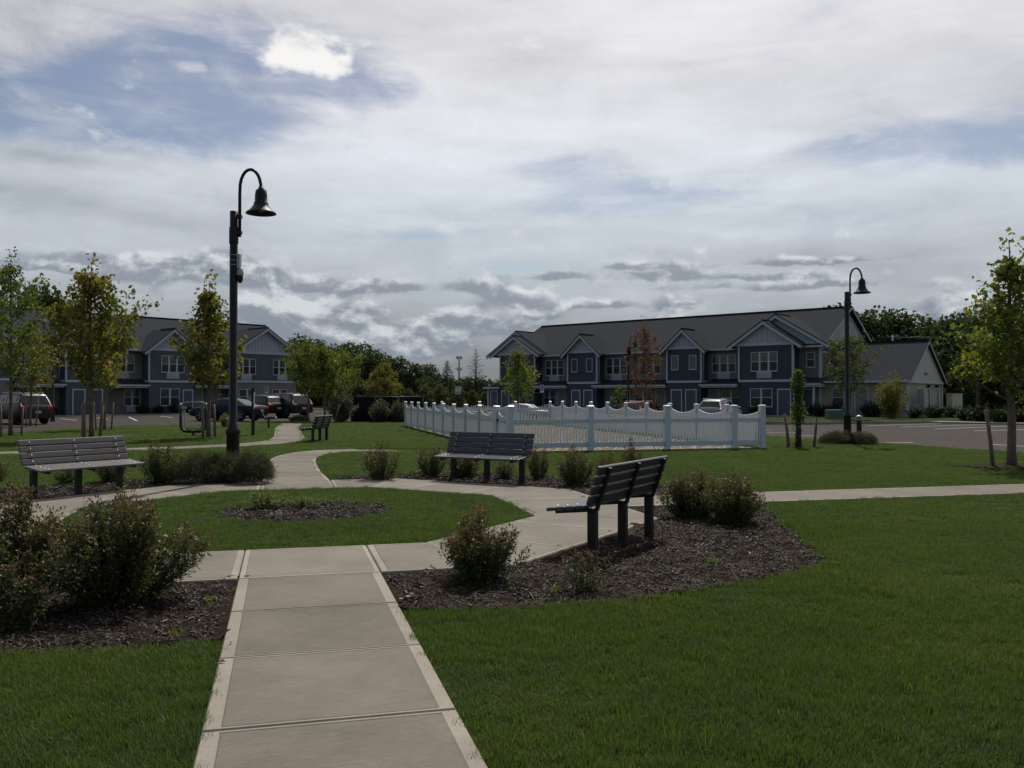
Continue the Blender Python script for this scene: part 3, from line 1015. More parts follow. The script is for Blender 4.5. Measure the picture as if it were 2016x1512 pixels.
tag(mb.build('weeds', M['weed']), kind='stuff')

# ------------------------------------------------------------------ apartment buildings
GLASS_CACHE = {}
def window(parent, x0, x1, z0, z1, y, n, grille=None, sashes=2, lift=True):
    """x0..x1 across the wall at depth y (outside is -y); n lights side by side"""
    fr = .055; mu = .16
    W_ = x1 - x0
    key = (round(W_, 2), round(z1 - z0, 2), n, sashes)
    if key not in GLASS_CACHE:
        mb = MB()
        H = z1 - z0
        mb.box(0, W_, -.05, 0, 0, fr); mb.box(0, W_, -.05, 0, H - fr, H)
        mb.box(0, fr, -.048, 0, fr, H - fr); mb.box(W_ - fr, W_, -.048, 0, fr, H - fr)
        mb.box(-.02, W_ + .02, -.075, -.051, -.035, .012)
        pw = (W_ - 2 * fr - (n - 1) * mu) / n
        panes = []
        for k in range(n):
            a = fr + k * (pw + mu)
            if k: mb.box(a - mu, a, -.046, 0, fr, H - fr)
            zm = H / 2
            if sashes == 2:
                mb.box(a, a + pw, -.036, 0, zm - .025, zm + .025)
                panes += [(a, a + pw, fr, zm - .025, 1), (a, a + pw, zm + .025, H - fr, 0)]
            else:
                panes += [(a, a + pw, fr, H - fr, 0)]
        pm = []
        seen = {}
        for a, b, c, d, lo in panes:
            kk = (round(b - a, 3), round(d - c, 3), lo)
            if kk not in seen:
                seen[kk] = MB().box(0, b - a, -.012, -.004, 0, d - c).mesh('pane', M['glass_dn'] if lo else M['glass_up'])
            pm.append((seen[kk], a, c))
        GLASS_CACHE[key] = (mb.mesh('window', M['white']), pm)
    me, pm = GLASS_CACHE[key]
    w = link('window', me, parent, (x0, y, z0))
    for pme, a, c in pm:
        link('pane', pme, w, (a, 0, c))
    if grille:
        gw, gh = grille
        c = (x0 + x1) / 2
        g = MB().box(-gw / 2, gw / 2, -.07, -.001, 0, gh).box(-gw / 2 + .05, gw / 2 - .05, -.078, -.0701, .05, gh - .05)
        for k in range(6):
            g.box(-gw / 2 + .06, gw / 2 - .06, -.088, -.0781, .08 + k * (gh - .14) / 6, .08 + k * (gh - .14) / 6 + .02)
        g.build('air_conditioner_grille', M['board'], parent, (c, y, z0 - .04 - gh))
    return w
DOOR_CACHE = {}
def door(parent, x0, x1, y, m_, z1=2.12):
    key = (round(x1 - x0, 2), m_.name)
    W_ = x1 - x0
    if key not in DOOR_CACHE:
        f = MB().box(0, .09, -.05, 0, 0, z1).box(W_ - .09, W_, -.05, 0, 0, z1).box(.09, W_ - .09, -.05, 0, z1 - .1, z1)
        l = MB().box(.09, W_ - .09, -.022, -.002, .02, z1 - .1)
        pw = (W_ - .18 - .3) / 2
        for px in (.19, .29 + pw):
            for za, zb in ((.2, .85), (1.0, 1.75)):
                l.box(px, px + pw, -.03, -.0221, za, zb)
        h = MB().box(W_ - .22, W_ - .16, -.07, -.031, .95, 1.05)
        DOOR_CACHE[key] = (f.mesh('door', M['white']), l.mesh('door_leaf', m_), h.mesh('handle', M['galv']))
    a, b, c = DOOR_CACHE[key]
    d = link('door', a, parent, (x0, y, .0))
    link('door_leaf', b, d); link('handle', c, d)
    return d

def gable_front(parent, xc, half, z0, zap, y, over=.38, back=4.0, eave_drop=.0, board=True, bat=.42):
    """white gabled front with raking boards and its own little roof running back"""
    g = MB().prism([(xc - half, z0), (xc + half, z0), (xc, zap)], 'y', y, y + .12)
    o = g.build('gable', M['board'], parent, fix=True)
    sl = (zap - z0) / half
    n = int(half * 2 / bat)
    for k in range(1, n):
        x = xc - half + k * 2 * half / n
        zt = zap - abs(x - xc) * sl - .12
        if zt - z0 > .25:
            MB().box(x - .022, x + .022, y - .022, y - .001, z0 + .2, zt).build('batten', M['board'], o)
    t = MB()
    t.box(xc - half, xc + half, y - .05, y - .002, z0 - .02, z0 + .2)
    t.build('frieze_board', M['white'], o)
    for s in (-1, 1):
        r = MB()
        ex = xc + s * (half + over)
        ez = z0 - sl * over + .14
        az = zap + .14
        # raking fascia
        p = [(xc, az - .30), (xc, az - .03), (ex, ez - .03), (ex, ez - .27)]
        r.prism(p, 'y', y - over - .02, y - over + .05)
        r.build('rake_board', M['white'], o, fix=True)
        q = MB()
        p = [(xc - s * .0, az - .02), (xc, az + .06), (ex + s * .03, ez + .06), (ex + s * .03, ez - .02)]
        q.prism(p, 'y', y - over - .05, y + back)
        q.build('gable_roof', M['roof'], o, fix=True)
        q = MB()
        p = [(xc, az - .10), (xc, az - .021), (ex, ez - .021), (ex, ez - .10)]
        q.prism(p, 'y', y - over + .051, y - .001)
        q.build('soffit', M['white'], o, fix=True)
    MB().bar((xc, y - over - .06, az + .06), (xc, y + back * .55, az + .06), .22, .05).build('ridge_cap', M['porch_roof'], o)
    return o

def corner(parent, x, y, z0, z1, w=.13):
    MB().box(x - w / 2, x + w / 2, y - w / 2, y + w / 2, z0, z1).build('corner_board', M['white'], parent)
def downspout(parent, x, y, z0, z1):
    m_ = MB().tube([(x, y - .35, z1 + .05), (x, y - .2, z1 - .1), (x, y - .06, z1 - .3), (x, y - .06, z0)], .045, 6)
    m_.build('downspout', M['white'], parent)

def porch(parent, x0, x1, dep, ze=2.50, zw=3.0, hipl=True, hipr=True):
    hl = .5 if hipl else 0
    hr = .5 if hipr else 0
    v = [(x0, -dep, ze), (x1, -dep, ze), (x1 - hr, 0, zw), (x0 + hl, 0, zw), (x0, 0, ze), (x1, 0, ze)]
    MB().add(v, [(0, 1, 2, 3), (0, 3, 4), (1, 5, 2), (0, 4, 5, 1), (3, 2, 5, 4)]).build('porch_roof', M['porch_roof'], parent, fix=True)
    t = MB().box(x0 + .06, x1 - .06, -dep + .06, -.003, ze - .26, ze - .004)
    t.box(x0 - .04, x1 + .04, -dep - .1, -dep + .055, ze - .12, ze + .02)
    t.build('porch_fascia', M['white'], parent)

def bay(parent, x0, x1, dep, z0, z1, m_, mlow=None, band=True):
    b = MB().box(x0, x1, -dep, .05, z0, z1)
    b.build('bay', m_, parent)
    if mlow:
        MB().box(x0 + .004, x1 - .004, -dep + .004, .05, 0, z0 - .002).build('bay', mlow, parent)
    if band:
        MB().box(x0 - .05, x1 + .05, -dep - .06, -.003, z0 - .02, z0 + .17).build('band', M['white'], parent)
    for x in (x0, x1):
        corner(parent, x, -dep, z0 + .17, z1)

def main_roof(parent, x0, x1, depth, ze, zr, over=.45):
    yr = depth / 2
    sl = (zr - ze) / (yr + over)
    v = []
    for x in (x0, x1):
        v += [(x, -over, ze), (x, yr, zr), (x, depth + over, ze), (x, depth + over, ze - .14), (x, yr, zr - .16), (x, -over, ze - .14)]
    f = [(0, 6, 7, 1), (1, 7, 8, 2), (5, 4, 10, 11), (4, 3, 9, 10), (0, 5, 11, 6), (2, 8, 9, 3), (0, 1, 4, 5), (1, 2, 3, 4), (6, 11, 10, 7), (7, 10, 9, 8)]
    r = MB().add(v, f).build('roof', M['roof'], parent, fix=True)
    MB().bar((x0, yr, zr + .02), (x1, yr, zr + .02), .35, .07).build('ridge_cap', M['porch_roof'], r)
    MB().box(x0, x1, -over - .10, -over - .002, ze - .15, ze + .0).build('gutter', M['white'], r)
    for x, s in ((x0, -1), (x1, 1)):
        for y0, y1 in ((-over, yr), (depth + over, yr)):
            MB().prism([(y0, ze - .19), (y0, ze - .012), (yr, zr - .012), (yr, zr - .21)], 'x', x + s * .002, x + s * .05).build('rake_board', M['white'], r, fix=True)
            MB().prism([(y0, ze - .0115), (y0, ze + .03), (yr, zr + .03), (yr, zr - .0115)], 'x', x + s * .001, x + s * .075).build('drip_edge', M['roof'], r, fix=True)
    return r

def end_gable(parent, x, s, depth, ze, zr, m_):
    MB().prism([(.0, ze), (depth, ze), (depth / 2, zr - .25)], 'x', x, x + s * .02).build('gable', m_, parent, fix=True)

# ---- right building: wall plane at y = 0, x runs along the front, origin at its near corner
ang_r = math.atan2(-.643, .766)
RB = empty('apartment_building', (23.6, 69.6, 0), ang_r, 'long two storey apartment block with dark blue bays and white gables behind the white fence', 'apartment building')
XR, XL = .68, -31.3
MB().box(XL, XR, 0, 12, 0, 5.42).build('wall', M['tan'], RB)
main_roof(RB, XL - .35, XR + .35, 12, 5.5, 8.98)
end_gable(RB, XR, 1, 12, 5.42, 8.95, M['grey_gable'])
end_gable(RB, XL, -1, 12, 5.42, 8.95, M['grey_gable'])
MB().box(XR + .001, XR + .03, -.05, 12, 5.3, 5.46).build('band', M['white'], RB)
corner(RB, XR, 0, 0, 5.4, .2)
# gables set back over the end bays
gable_front(RB, -2.8, 3.85, 5.62, 7.95, -.12, .35, 4.5)
gable_front(RB, -29.9, 3.6, 5.62, 7.85, -.12, .35, 4.5)
# near end bay
bay(RB, -5.6, -1.07, 1.2, 2.68, 5.55, M['blue'], M['blue'])
gable_front(RB, -3.39, 2.75, 5.6, 7.42, -1.2, .35, 1.7)
window(RB, -4.55, -2.3, 3.52, 5.08, -1.2, 3, (1.25, .52))
window(RB, -4.63, -2.74, .68, 2.16, -1.196, 2)
door(RB, -2.35, -1.2, -1.196, M['door_blue'])
downspout(RB, -.95, -1.2, .1, 5.45)
# recess at the near end
porch(RB, -1.0, 1.2, 1.5, hipl=False)
window(RB, -.45, .25, 3.8, 5.0, 0, 1)
door(RB, -.83, .1, -.006, M['door_blue'])
MB().box(.62, .74, -1.45, -1.33, 0, 2.25).build('porch_post', M['white'], RB)
# between the near bay and the next one
window(RB, -8.62, -6.45, 3.52, 5.02, 0, 3, (1.2, .5))
porch(RB, -9.0, -5.66, 1.5, hipl=True, hipr=False)
door(RB, -9.0, -7.95, 0, M['door_tan'])
window(RB, -7.75, -6.0, .68, 2.12, 0, 2)
# small bay with two narrow windows
def small_bay(p, x0, x1, m_, mlow, yz=1.2):
    bay(p, x0, x1, yz, 2.68, 5.5, m_, mlow)
    xc = (x0 + x1) / 2
    gable_front(p, xc, (x1 - x0) / 2 + .1, 5.55, 7.1, -yz, .42, 3.2)
    downspout(p, x0 - .1, -.2, 2.9, 5.45)
    downspout(p, x1 + .12, -yz + .25, 2.9, 5.45)
small_bay(RB, -12.28, -9.02, M['blue'], M['blue'])
window(RB, -11.85, -11.15, 3.78, 5.02, -1.2, 1, sashes=1)
window(RB, -10.15, -9.45, 3.78, 5.02, -1.2, 1, sashes=1)
door(RB, -11.91, -10.82, -1.196, M['door_blue'])
door(RB, -10.53, -9.43, -1.196, M['door_blue'])
window(RB, -19.38, -17.11, 3.52, 5.02, 0, 3, (1.2, .5))
window(RB, -15.8, -13.6, 3.52, 5.02, 0, 3, (1.2, .5))
porch(RB, -19.95, -12.35, 1.5)
door(RB, -20.0 + .1, -18.85, 0, M['door_tan'])
window(RB, -18.7, -16.8, .68, 2.12, 0, 2)
window(RB, -16.3, -14.5, .68, 2.12, 0, 2)
door(RB, -14.2, -13.1, 0, M['door_tan'])
small_bay(RB, -22.93, -19.63, M['blue'], M['blue'])
window(RB, -22.5, -21.8, 3.78, 5.02, -1.2, 1, sashes=1)
window(RB, -20.8, -20.1, 3.78, 5.02, -1.2, 1, sashes=1)
door(RB, -22.51, -21.46, -1.196, M['door_blue'])
door(RB, -21.12, -20.08, -1.196, M['door_blue'])
window(RB, -26.5, -24.3, 3.52, 5.02, 0, 3, (1.2, .5))
porch(RB, -26.88, -23.0, 1.5)
window(RB, -26.7, -25.3, .68, 2.12, 0, 2)
door(RB, -25.1, -24.05, 0, M['door_tan'])
bay(RB, -31.33, -26.93, 1.2, 2.68, 5.55, M['blue'], M['blue'])
gable_front(RB, -29.35, 2.75, 5.6, 7.3, -1.2, .35, 1.7)
window(RB, -30.3, -28.1, 3.52, 5.05, -1.2, 3, (1.2, .5))
window(RB, -29.8, -27.98, .68, 2.12, -1.196, 2)
door(RB, -31.2, -30.15, -1.196, M['door_blue'])
MB().box(-33.2, -31.32, -.9, 3, 0, 2.4).build('bay', M['blue'], RB)
MB().add([(-33.5, -1.25, 2.4), (-31.3, -1.25, 2.4), (-31.3, 3.3, 2.4), (-33.5, 3.3, 2.4), (-31.35, .2, 3.3), (-31.35, 2.0, 3.3)], [(0, 1, 4), (1, 2, 5, 4), (2, 3, 5), (3, 0, 4, 5), (3, 2, 1, 0)]).build('porch_roof', M['roof'], RB, fix=True)
MB().box(-33.55, -31.36, -1.36, -1.26, 2.26, 2.42).build('porch_fascia', M['white'], RB)
door(RB, -32.9, -31.9, -.9, M['door_blue'])
corner(RB, -33.2, -.9, 0, 2.3, .14)
# single storey wing at the near end
WGN = empty('community_wing', (23.6, 69.6, 0), ang_r, 'single storey tan wing with grey roof and white gable at the right block', 'building')
MB().box(.72, 7.09, .02, 9.2, 0, 2.62).build('wall', M['tan_wing'], WGN)
main_roof(WGN, .72, 7.4, 9.2, 2.7, 5.85, .4)
MB().prism([(-.2, 2.62), (9.4, 2.62), (4.6, 5.7)], 'x', 7.095, 7.2).build('gable', mat('cream_board', (.40, .385, .35), .5, .3, 0, (1.2, .08)), WGN, fix=True)
MB().box(7.1, 7.25, -.25, 9.45, 2.5, 2.68).build('band', M['white'], WGN)
corner(WGN, 7.09, 0.02, 0, 2.6, .2)
corner(WGN, 7.09, 9.2, 0, 2.6, .2)
window(WGN, 1.55, 2.5, .7, 2.15, .02, 1)
door(WGN, 3.27, 4.35, .02, M['door_tan'])
window(WGN, 5.2, 6.3, .7, 2.15, .02, 1)
sp = MB().box(7.201, 7.215, 4.0, 4.9, 3.12, 3.16)
for k in range(7):
    sp.box(7.2011, 7.216, 4.0 + k * .13, 4.08 + k * .13, 3.2, 3.32)
sp.build('wall_lettering', M['sign_black'], WGN)
for yy in (5.2, 7.6):
    l = MB().box(7.13, 7.3, yy - .12, yy + .12, 2.2, 2.42)
    l.build('wall_light', M['black'], WGN)
w_end = MB().box(7.1, 7.13, 2.4, 3.4, .9, 2.15).build('window', M['white'], WGN)
MB().box(7.131, 7.136, 2.48, 3.32, .98, 2.07).build('pane', M['glass_dn'], w_end)
for yy in (5.6, 8.2):
    MB().box(7.1, 7.2, yy, yy + .2, .2, 2.1).build('wall_panel', M['white'], WGN)

# ---- left building
ang_l = math.atan2(.766, .643)
LB = empty('apartment_building', (-21.8, 90.6, 0), ang_l, 'long grey blue two storey apartment block behind the young maples and parked cars', 'apartment building')
XL2, XR2 = -34.0, -.35
MB().box(XL2, XR2, 0, 12, 0, 5.5).build('wall', M['tan'], LB)
main_roof(LB, XL2 - .35, XR2 + .4, 12, 5.6, 9.05)
end_gable(LB, XR2, 1, 12, 5.5, 9.0, M['grey_gable'])
end_gable(LB, XL2, -1, 12, 5.5, 9.0, M['grey_gable'])
bay(LB, -8.5, -1.2, 1.2, 2.85, 5.6, M['blue_l'], M['tan'])
gable_front(LB, -4.85, 3.75, 5.6, 8.0, -1.2, .4, 5.2, bat=.36)
window(LB, -8.05, -5.95, 3.6, 5.1, -1.2, 3, (1.15, .5))
window(LB, -4.0, -1.85, 3.6, 5.1, -1.2, 3, (1.15, .5))
window(LB, -7.78, -5.95, .72, 2.2, -1.196, 2)
window(LB, -4.05, -2.33, .72, 2.2, -1.196, 2)
porch(LB, -12.3, -8.56, 1.4)
window(LB, -11.6, -9.4, 3.6, 5.1, 0, 3, (1.15, .5))
door(LB, -11.9, -10.85, 0, M['door_tan'])
door(LB, -10.2, -9.1, 0, M['door_tan'])
bay(LB, -16.68, -12.4, 1.2, 2.75, 5.5, M['blue_l'], M['blue_l'])
gable_front(LB, -14.54, 2.25, 5.55, 7.35, -1.2, .45, 3.4)
window(LB, -15.56, -13.37, 3.62, 5.12, -1.2, 3, (1.2, .52))
window(LB, -15.66, -13.83, .68, 2.2, -1.196, 2)
door(LB, -13.51, -12.5, -1.196, M['door_blue'])
porch(LB, -20.1, -16.74, 1.4, hipr=False)
window(LB, -18.3, -16.9, .68, 2.2, 0, 2, (1.0, .5))
window(LB, -19.6, -17.4, 3.62, 5.12, 0, 3, (1.2, .5))
small_bay(LB, -23.7, -20.2, M['blue_l'], M['blue_l'])
window(LB, -23.3, -22.6, 3.78, 5.02, -1.2, 1, sashes=1)
window(LB, -21.4, -20.7, 3.78, 5.02, -1.2, 1, sashes=1)
door(LB, -23.2, -22.15, -1.196, M['door_blue'])
door(LB, -21.75, -20.7, -1.196, M['door_blue'])
porch(LB, -27.6, -23.8, 1.4)
window(LB, -26.8, -24.6, 3.62, 5.12, 0, 3, (1.2, .5))
window(LB, -27.0, -25.2, .68, 2.2, 0, 2)
bay(LB, -33.6, -27.7, 1.2, 2.75, 5.55, M['blue_l'], M['tan'])
gable_front(LB, -30.6, 3.2, 5.6, 7.7, -1.2, .4, 4.0)
window(LB, -31.8, -29.6, 3.6, 5.1, -1.2, 3, (1.15, .5))

# walks and kerbs in front of the buildings
def frame_pts(O, ang, pts):
    c_, s_ = math.cos(ang), math.sin(ang)
    return [(O[0] + x * c_ - y * s_, O[1] + x * s_ + y * c_) for x, y in pts]
sheet('pavement', frame_pts((-21.8, 90.6), ang_l, [(-60, -3.4), (4, -3.4), (4, -2.0), (-60, -2.0)]), .0, M['conc_e'])
sheet('building_lawn', frame_pts((-21.8, 90.6), ang_l, [(-60, -2.0), (9, -2.0), (9, 40), (-60, 40)]), -.006, M['lawn'])
strip('kerb', frame_pts((-21.8, 90.6), ang_l, [(-60, -3.45), (4, -3.45)]), .15, -.25, .004, M['kerb'])
sheet('pavement', frame_pts((23.6, 69.6), ang_r, [(-40, -4.2), (1.2, -4.2), (1.2, -1.4), (-40, -1.4)]), -.004, M['conc_e'])
front = [(13.2, 60.2), (15.2, 53.8), (17.5, 52.0), (24.8, 53.4), (27.5, 50.5), (33, 46.5), (60, 40), (90, 60), (60, 110), (22, 74)]
sheet('front_lawn', front, -.010, M['lawn'])
strip('kerb', front[:7], .16, -.25, .02, M['kerb'])
sheet('pavement', [(24.8, 53.4), (27.5, 50.5), (33, 46.5), (60, 40), (61, 41.5), (33.6, 48), (28.4, 51.9), (26.3, 54.4)], .004, M['conc_e'])

# ------------------------------------------------------------------ white fence round the dog run
FEN = empty('picket_fence', (*fence_c, 0), TH, 'white vinyl fence with pickets and scalloped solid panels round the gravel dog run', 'fence')
def fence_post(x, y, h, w=.125):
    if 'p' not in GLASS_CACHE:
        GLASS_CACHE['p'] = MB().box(-.0625, .0625, -.0625, .0625, -.2, 1.2).mesh('post', M['vinyl'])
        c = MB().lathe([(.072, -.07), (.084, -.03), (.098, -.008), (.098, .010)], 4)
        c.lathe([(.101, .010), (.101, .032), (.06, .050), (.001, .056)], 4)
        me = c.mesh('post_cap', M['cap'])
        me.transform(Matrix.Rotation(math.pi / 4, 4, 'Z'))
        for p in me.polygons: p.use_smooth = False
        GLASS_CACHE['c'] = me
    p = link('post', GLASS_CACHE['p'], FEN, (x, y, 0))
    p.scale = (w / .125, w / .125, h / 1.2)
    c = link('post_cap', GLASS_CACHE['c'], p, (0, 0, 1.2))
    c.scale = (1, 1, 1.2 / h)
PICK = {}
def picket_run(axis, fixed, a, b, n, flip):
    """pickets between two posts; axis 'x' or 'y'"""
    r0, r1 = (.10, .24), (.80, .90)
    def seg(nm, z0, z1, th, m_):
        mb = MB()
        if axis == 'x': mb.box(a, b, fixed - th / 2, fixed + th / 2, z0, z1)
        else: mb.box(fixed - th / 2, fixed + th / 2, a, b, z0, z1)
        mb.build(nm, m_, FEN)
    seg('rail', *r0, .05, M['vinyl'])
    seg('rail', *r1, .05, M['vinyl'])
    for k in range(n):
        t = (k + .5) / n
        h = .955 + .17 * (2 * abs(t - .5)) ** 1.7
        kk = (round(h, 2), axis)
        if kk not in PICK:
            w = .021; d = .011
            mb = MB()
            mb.box(-w, w, -d, d, .2405, .7995)
            mb.box(-w, w, -d, d, .9005, kk[0] - .02)
            mb.add([(-w, -d, kk[0] - .02), (w, -d, kk[0] - .02), (w, d, kk[0] - .02), (-w, d, kk[0] - .02), (-w * .3, -d, kk[0]), (w * .3, -d, kk[0]), (w * .3, d, kk[0]), (-w * .3, d, kk[0])],
                   [(0, 1, 5, 4), (1, 2, 6, 5), (2, 3, 7, 6), (3, 0, 4, 7), (4, 5, 6, 7)])
            PICK[kk] = mb.mesh('picket', M['vinyl_thin'])
        p = a + (b - a) * t
        o = link('picket', PICK[kk], FEN, (p, fixed, 0) if axis == 'x' else (fixed, p, 0))
        if axis == 'y': o.rotation_euler = (0, 0, math.pi / 2)
def solid_run(fixed, a, b, amp=.16):
    """solid panel along y with a hollow top edge"""
    n = 12
    top = []
    for k in range(n + 1):
        t = k / n
        top.append((a + (b - a) * t, .95 + amp * (2 * abs(t - .5)) ** 1.8))
    prof = [(a, .12), (b, .12)] + top[::-1]
    MB().prism(prof, 'x', fixed - .012, fixed + .012).build('panel', M['vinyl_thin'], FEN, fix=True)
    MB().box(fixed - .026, fixed + .026, a, b, .08, .22).build('rail', M['vinyl'], FEN)
    MB().box(fixed - .026, fixed + .026, a, b, .82, .92).build('rail', M['vinyl'], FEN)
    MB().tube([(fixed, y_, z_) for y_, z_ in top], .02, 4).build('cap_rail', M['vinyl'], FEN)
FW, FD = 7.78, 21.75
# front: pickets
fx = [0, 2.35, 4.75, 7.15 - .2, FW]
fx = [0, 2.34, 4.70, 6.85, FW]
for x in fx: fence_post(x, 0, 1.24, .16)
for a, b, n in ((0, 2.34, 23), (2.34, 4.70, 23), (4.70, 6.85, 21), (6.85, FW, 9)):
    picket_run('x', 0, a + .085, b - .085, n, 1)
# gate bay and solid left side
ys = [0, .28, 1.55, 1.78] + [1.78 + (FD - 1.78) * k / 9 for k in range(1, 10)]
for y_ in ys[1:]: fence_post(0, y_, 1.22)
picket = None
for a, b in zip(ys[:-1], ys[1:]):
    if b - a > .5: solid_run(0, a + .065, b - .065)
# gate hardware
MB().box(-.05, -.03, .36, .5, .78, .84).box(-.05, -.03, 1.36, 1.46, .8, .9).build('gate_latch', M['black'], FEN)
# back: pickets
for a, b, n in ((0, 1.9, 18), (1.9, 3.9, 19), (3.9, 5.85, 18), (5.85, FW, 18)):
    picket_run('x', FD, a + .065, b - .065, n, 1)
for x in (1.9, 3.9, 5.85, FW): fence_post(x, FD, 1.22)
# right side: solid
yr_ = [FD - (FD) * k / 10 for k in range(11)]
for y_ in yr_[1:-1]: fence_post(FW, y_, 1.24)
for a, b in zip(yr_[1:], yr_[:-1]): solid_run(FW, a + .065, b - .065)
sheet('gravel_yard', [FN(.02, .02), FN(FW - .02, .02), FN(FW - .02, FD - .02), FN(.02, FD - .02)], .0, M['gravel'])
# gravel apron in front of the fence
sheet('gravel_edge', [FN(-.1, -.14), FN(FW + .05, -.1), FN(FW + .05, .0), FN(-.1, .0)], -.004, M['gravel'])
def stone(seed):
    r = random.Random(seed)
    bm = bmesh.new()
    bmesh.ops.create_icosphere(bm, subdivisions=1, radius=.03)
    for v in bm.verts:
        v.co = Vector((v.co.x * r.uniform(.7, 1.3), v.co.y * r.uniform(.7, 1.2), v.co.z * .55))
    me = bpy.data.meshes.new('pebble'); bm.to_mesh(me); bm.free()
    me.materials.append(M['pebble'])
    return me
n = 9000
lat = npr.uniform(.05, FW - .05, n); fw = FD * npr.uniform(0, 1, n) ** 1.5
Pp = np.stack([fence_c[0] + lat * VX + fw * UX, fence_c[1] + lat * VY + fw * UY, np.full(n, .004)], 1)
scatter('pebbles', Pp, np.column_stack([np.zeros(n), np.zeros(n), npr.uniform(0, 6.28, n)]), np.repeat(npr.uniform(.6, 1.6, n)[:, None], 3, 1), [stone(1), stone(2), stone(3)])
# river stones loose at the path corner
for px, py, s_ in ((803, 1176, 1.0), (790, 1180, .7), (812, 1170, .6), (1004, 1030, .4)):
    x, y = G(px, py)
    o = link('river_stone', stone(int(px)), None, (x, y, .008)); o.scale = (s_ * .9,) * 3
    tag(o, {803: 'largest pale river stone in the mulch beside the entry path', 790: 'pale stone left of the largest one at the path edge', 812: 'small pale stone just behind the largest one in the mulch', 1004: 'tiny pale stone lying on the ring of grass'}[px], 'stone')

for px, py, lab in ((438, 1303, 'dark curled leaf lying on the left edge of the entry path'), (457, 1266, 'tiny brown leaf lying further up the left edge of the entry path')):
    x, y = G(px, py)
    a = .030 if py > 1290 else .018
    o = MB().add([(-a, 0, .004), (0, -a * .5, .012), (a, 0, .006), (0, a * .55, .016)], [(0, 1, 2, 3)]).build('fallen_leaf', mat('dead_leaf', (.05, .035, .02), .8), None, (x, y, .002), px * .1)
    tag(o, lab, 'leaf')

# ------------------------------------------------------------------ benches
def make_bench(sl, label, loc, rz, nback=4):
    root = empty('park_bench', (*loc, 0), rz, label, 'bench', 'park benches')
    L = 1.83
    def leg(x):
        m_ = MB().box(x - .045, x + .045, -.19, -.10, -.12, .425)
        o = m_.build('leg', M['black'], root); bevel(o, .012)
        a = MB()
        a.bar((x, -.13, .437), (x, .26, .395), .05, .035)
        a.bar((x, -.13, .425), (x, -.205, .45), .05, .035)
        a.bar((x, -.185, .43), (x, -.335, .86), .05, .028)
        a.build('bracket', M['black'], o)
    for x in (-.74, 0, .74): leg(x)
    bolt = MB().lathe([(.012, 0), (.010, .004), (.005, .007), (.0005, .008)], 8).mesh('bolt', M['steel'])
    dy = .103
    for k in range(4):
        y0 = -.135 + k * .108
        z = .476 - k * .013
        sn = Vector((0, .119, .993))
        o = MB().bar((-L / 2, y0 + .049, z), (L / 2, y0 + .049, z), .099, .038, 0, sn).build('slat', sl, root)
        bevel(o, .014, 3)
        for x in (-.74, 0, .74): link('bolt', bolt, o, (x, y0 + .05 + .0022, z + .019))
    base = Vector((0, -.165, .50)); dirv = Vector((0, -.33, .944)).normalized()
    nrm = Vector((0, .944, .33)).normalized()
    for k in range(nback):
        c = base + dirv * (.048 + k * .103)
        mb = MB()
        mb.bar((-L / 2, c.y, c.z), (L / 2, c.y, c.z), .094, .04, 0, nrm)
        o = mb.build('slat', sl, root)
        bevel(o, .014, 3)
        for x in (-.74, 0, .74):
            q = c + nrm * .02
            b = link('bolt', bolt, o, (x, q.y, q.z))
            b.rotation_euler = (R(-70.7), 0, 0)
    return root
def face_to(p, q):
    """heading that turns local +y from p towards q"""
    return math.atan2(q[1] - p[1], q[0] - p[0]) - math.pi / 2
cc = (CX, CY)
q2 = math.sqrt(.5)
pL = F(-4.66 * q2 - .02, 4.66 * q2 - .24)
pC = F(4.58 * q2 + .05, 4.58 * q2 + .18)
pR = F(4.80 * q2 - .25, -4.80 * q2 - .06)
make_bench(M['slat_b'], 'brownish slatted bench with bright seat in front of the lamp post bed', pL, TH + R(-135))
make_bench(M['slat'], 'dark slatted bench facing the camera in front of the white fence', pC, TH + R(135))
make_bench(M['slat'], 'dark slatted bench seen from behind at the edge of the ring path', pR, TH + R(45))
bx, by = G(622, 868)
make_bench(M['slat'], 'small far bench beside the end of the far path, turned to the left', (bx, by), R(84))

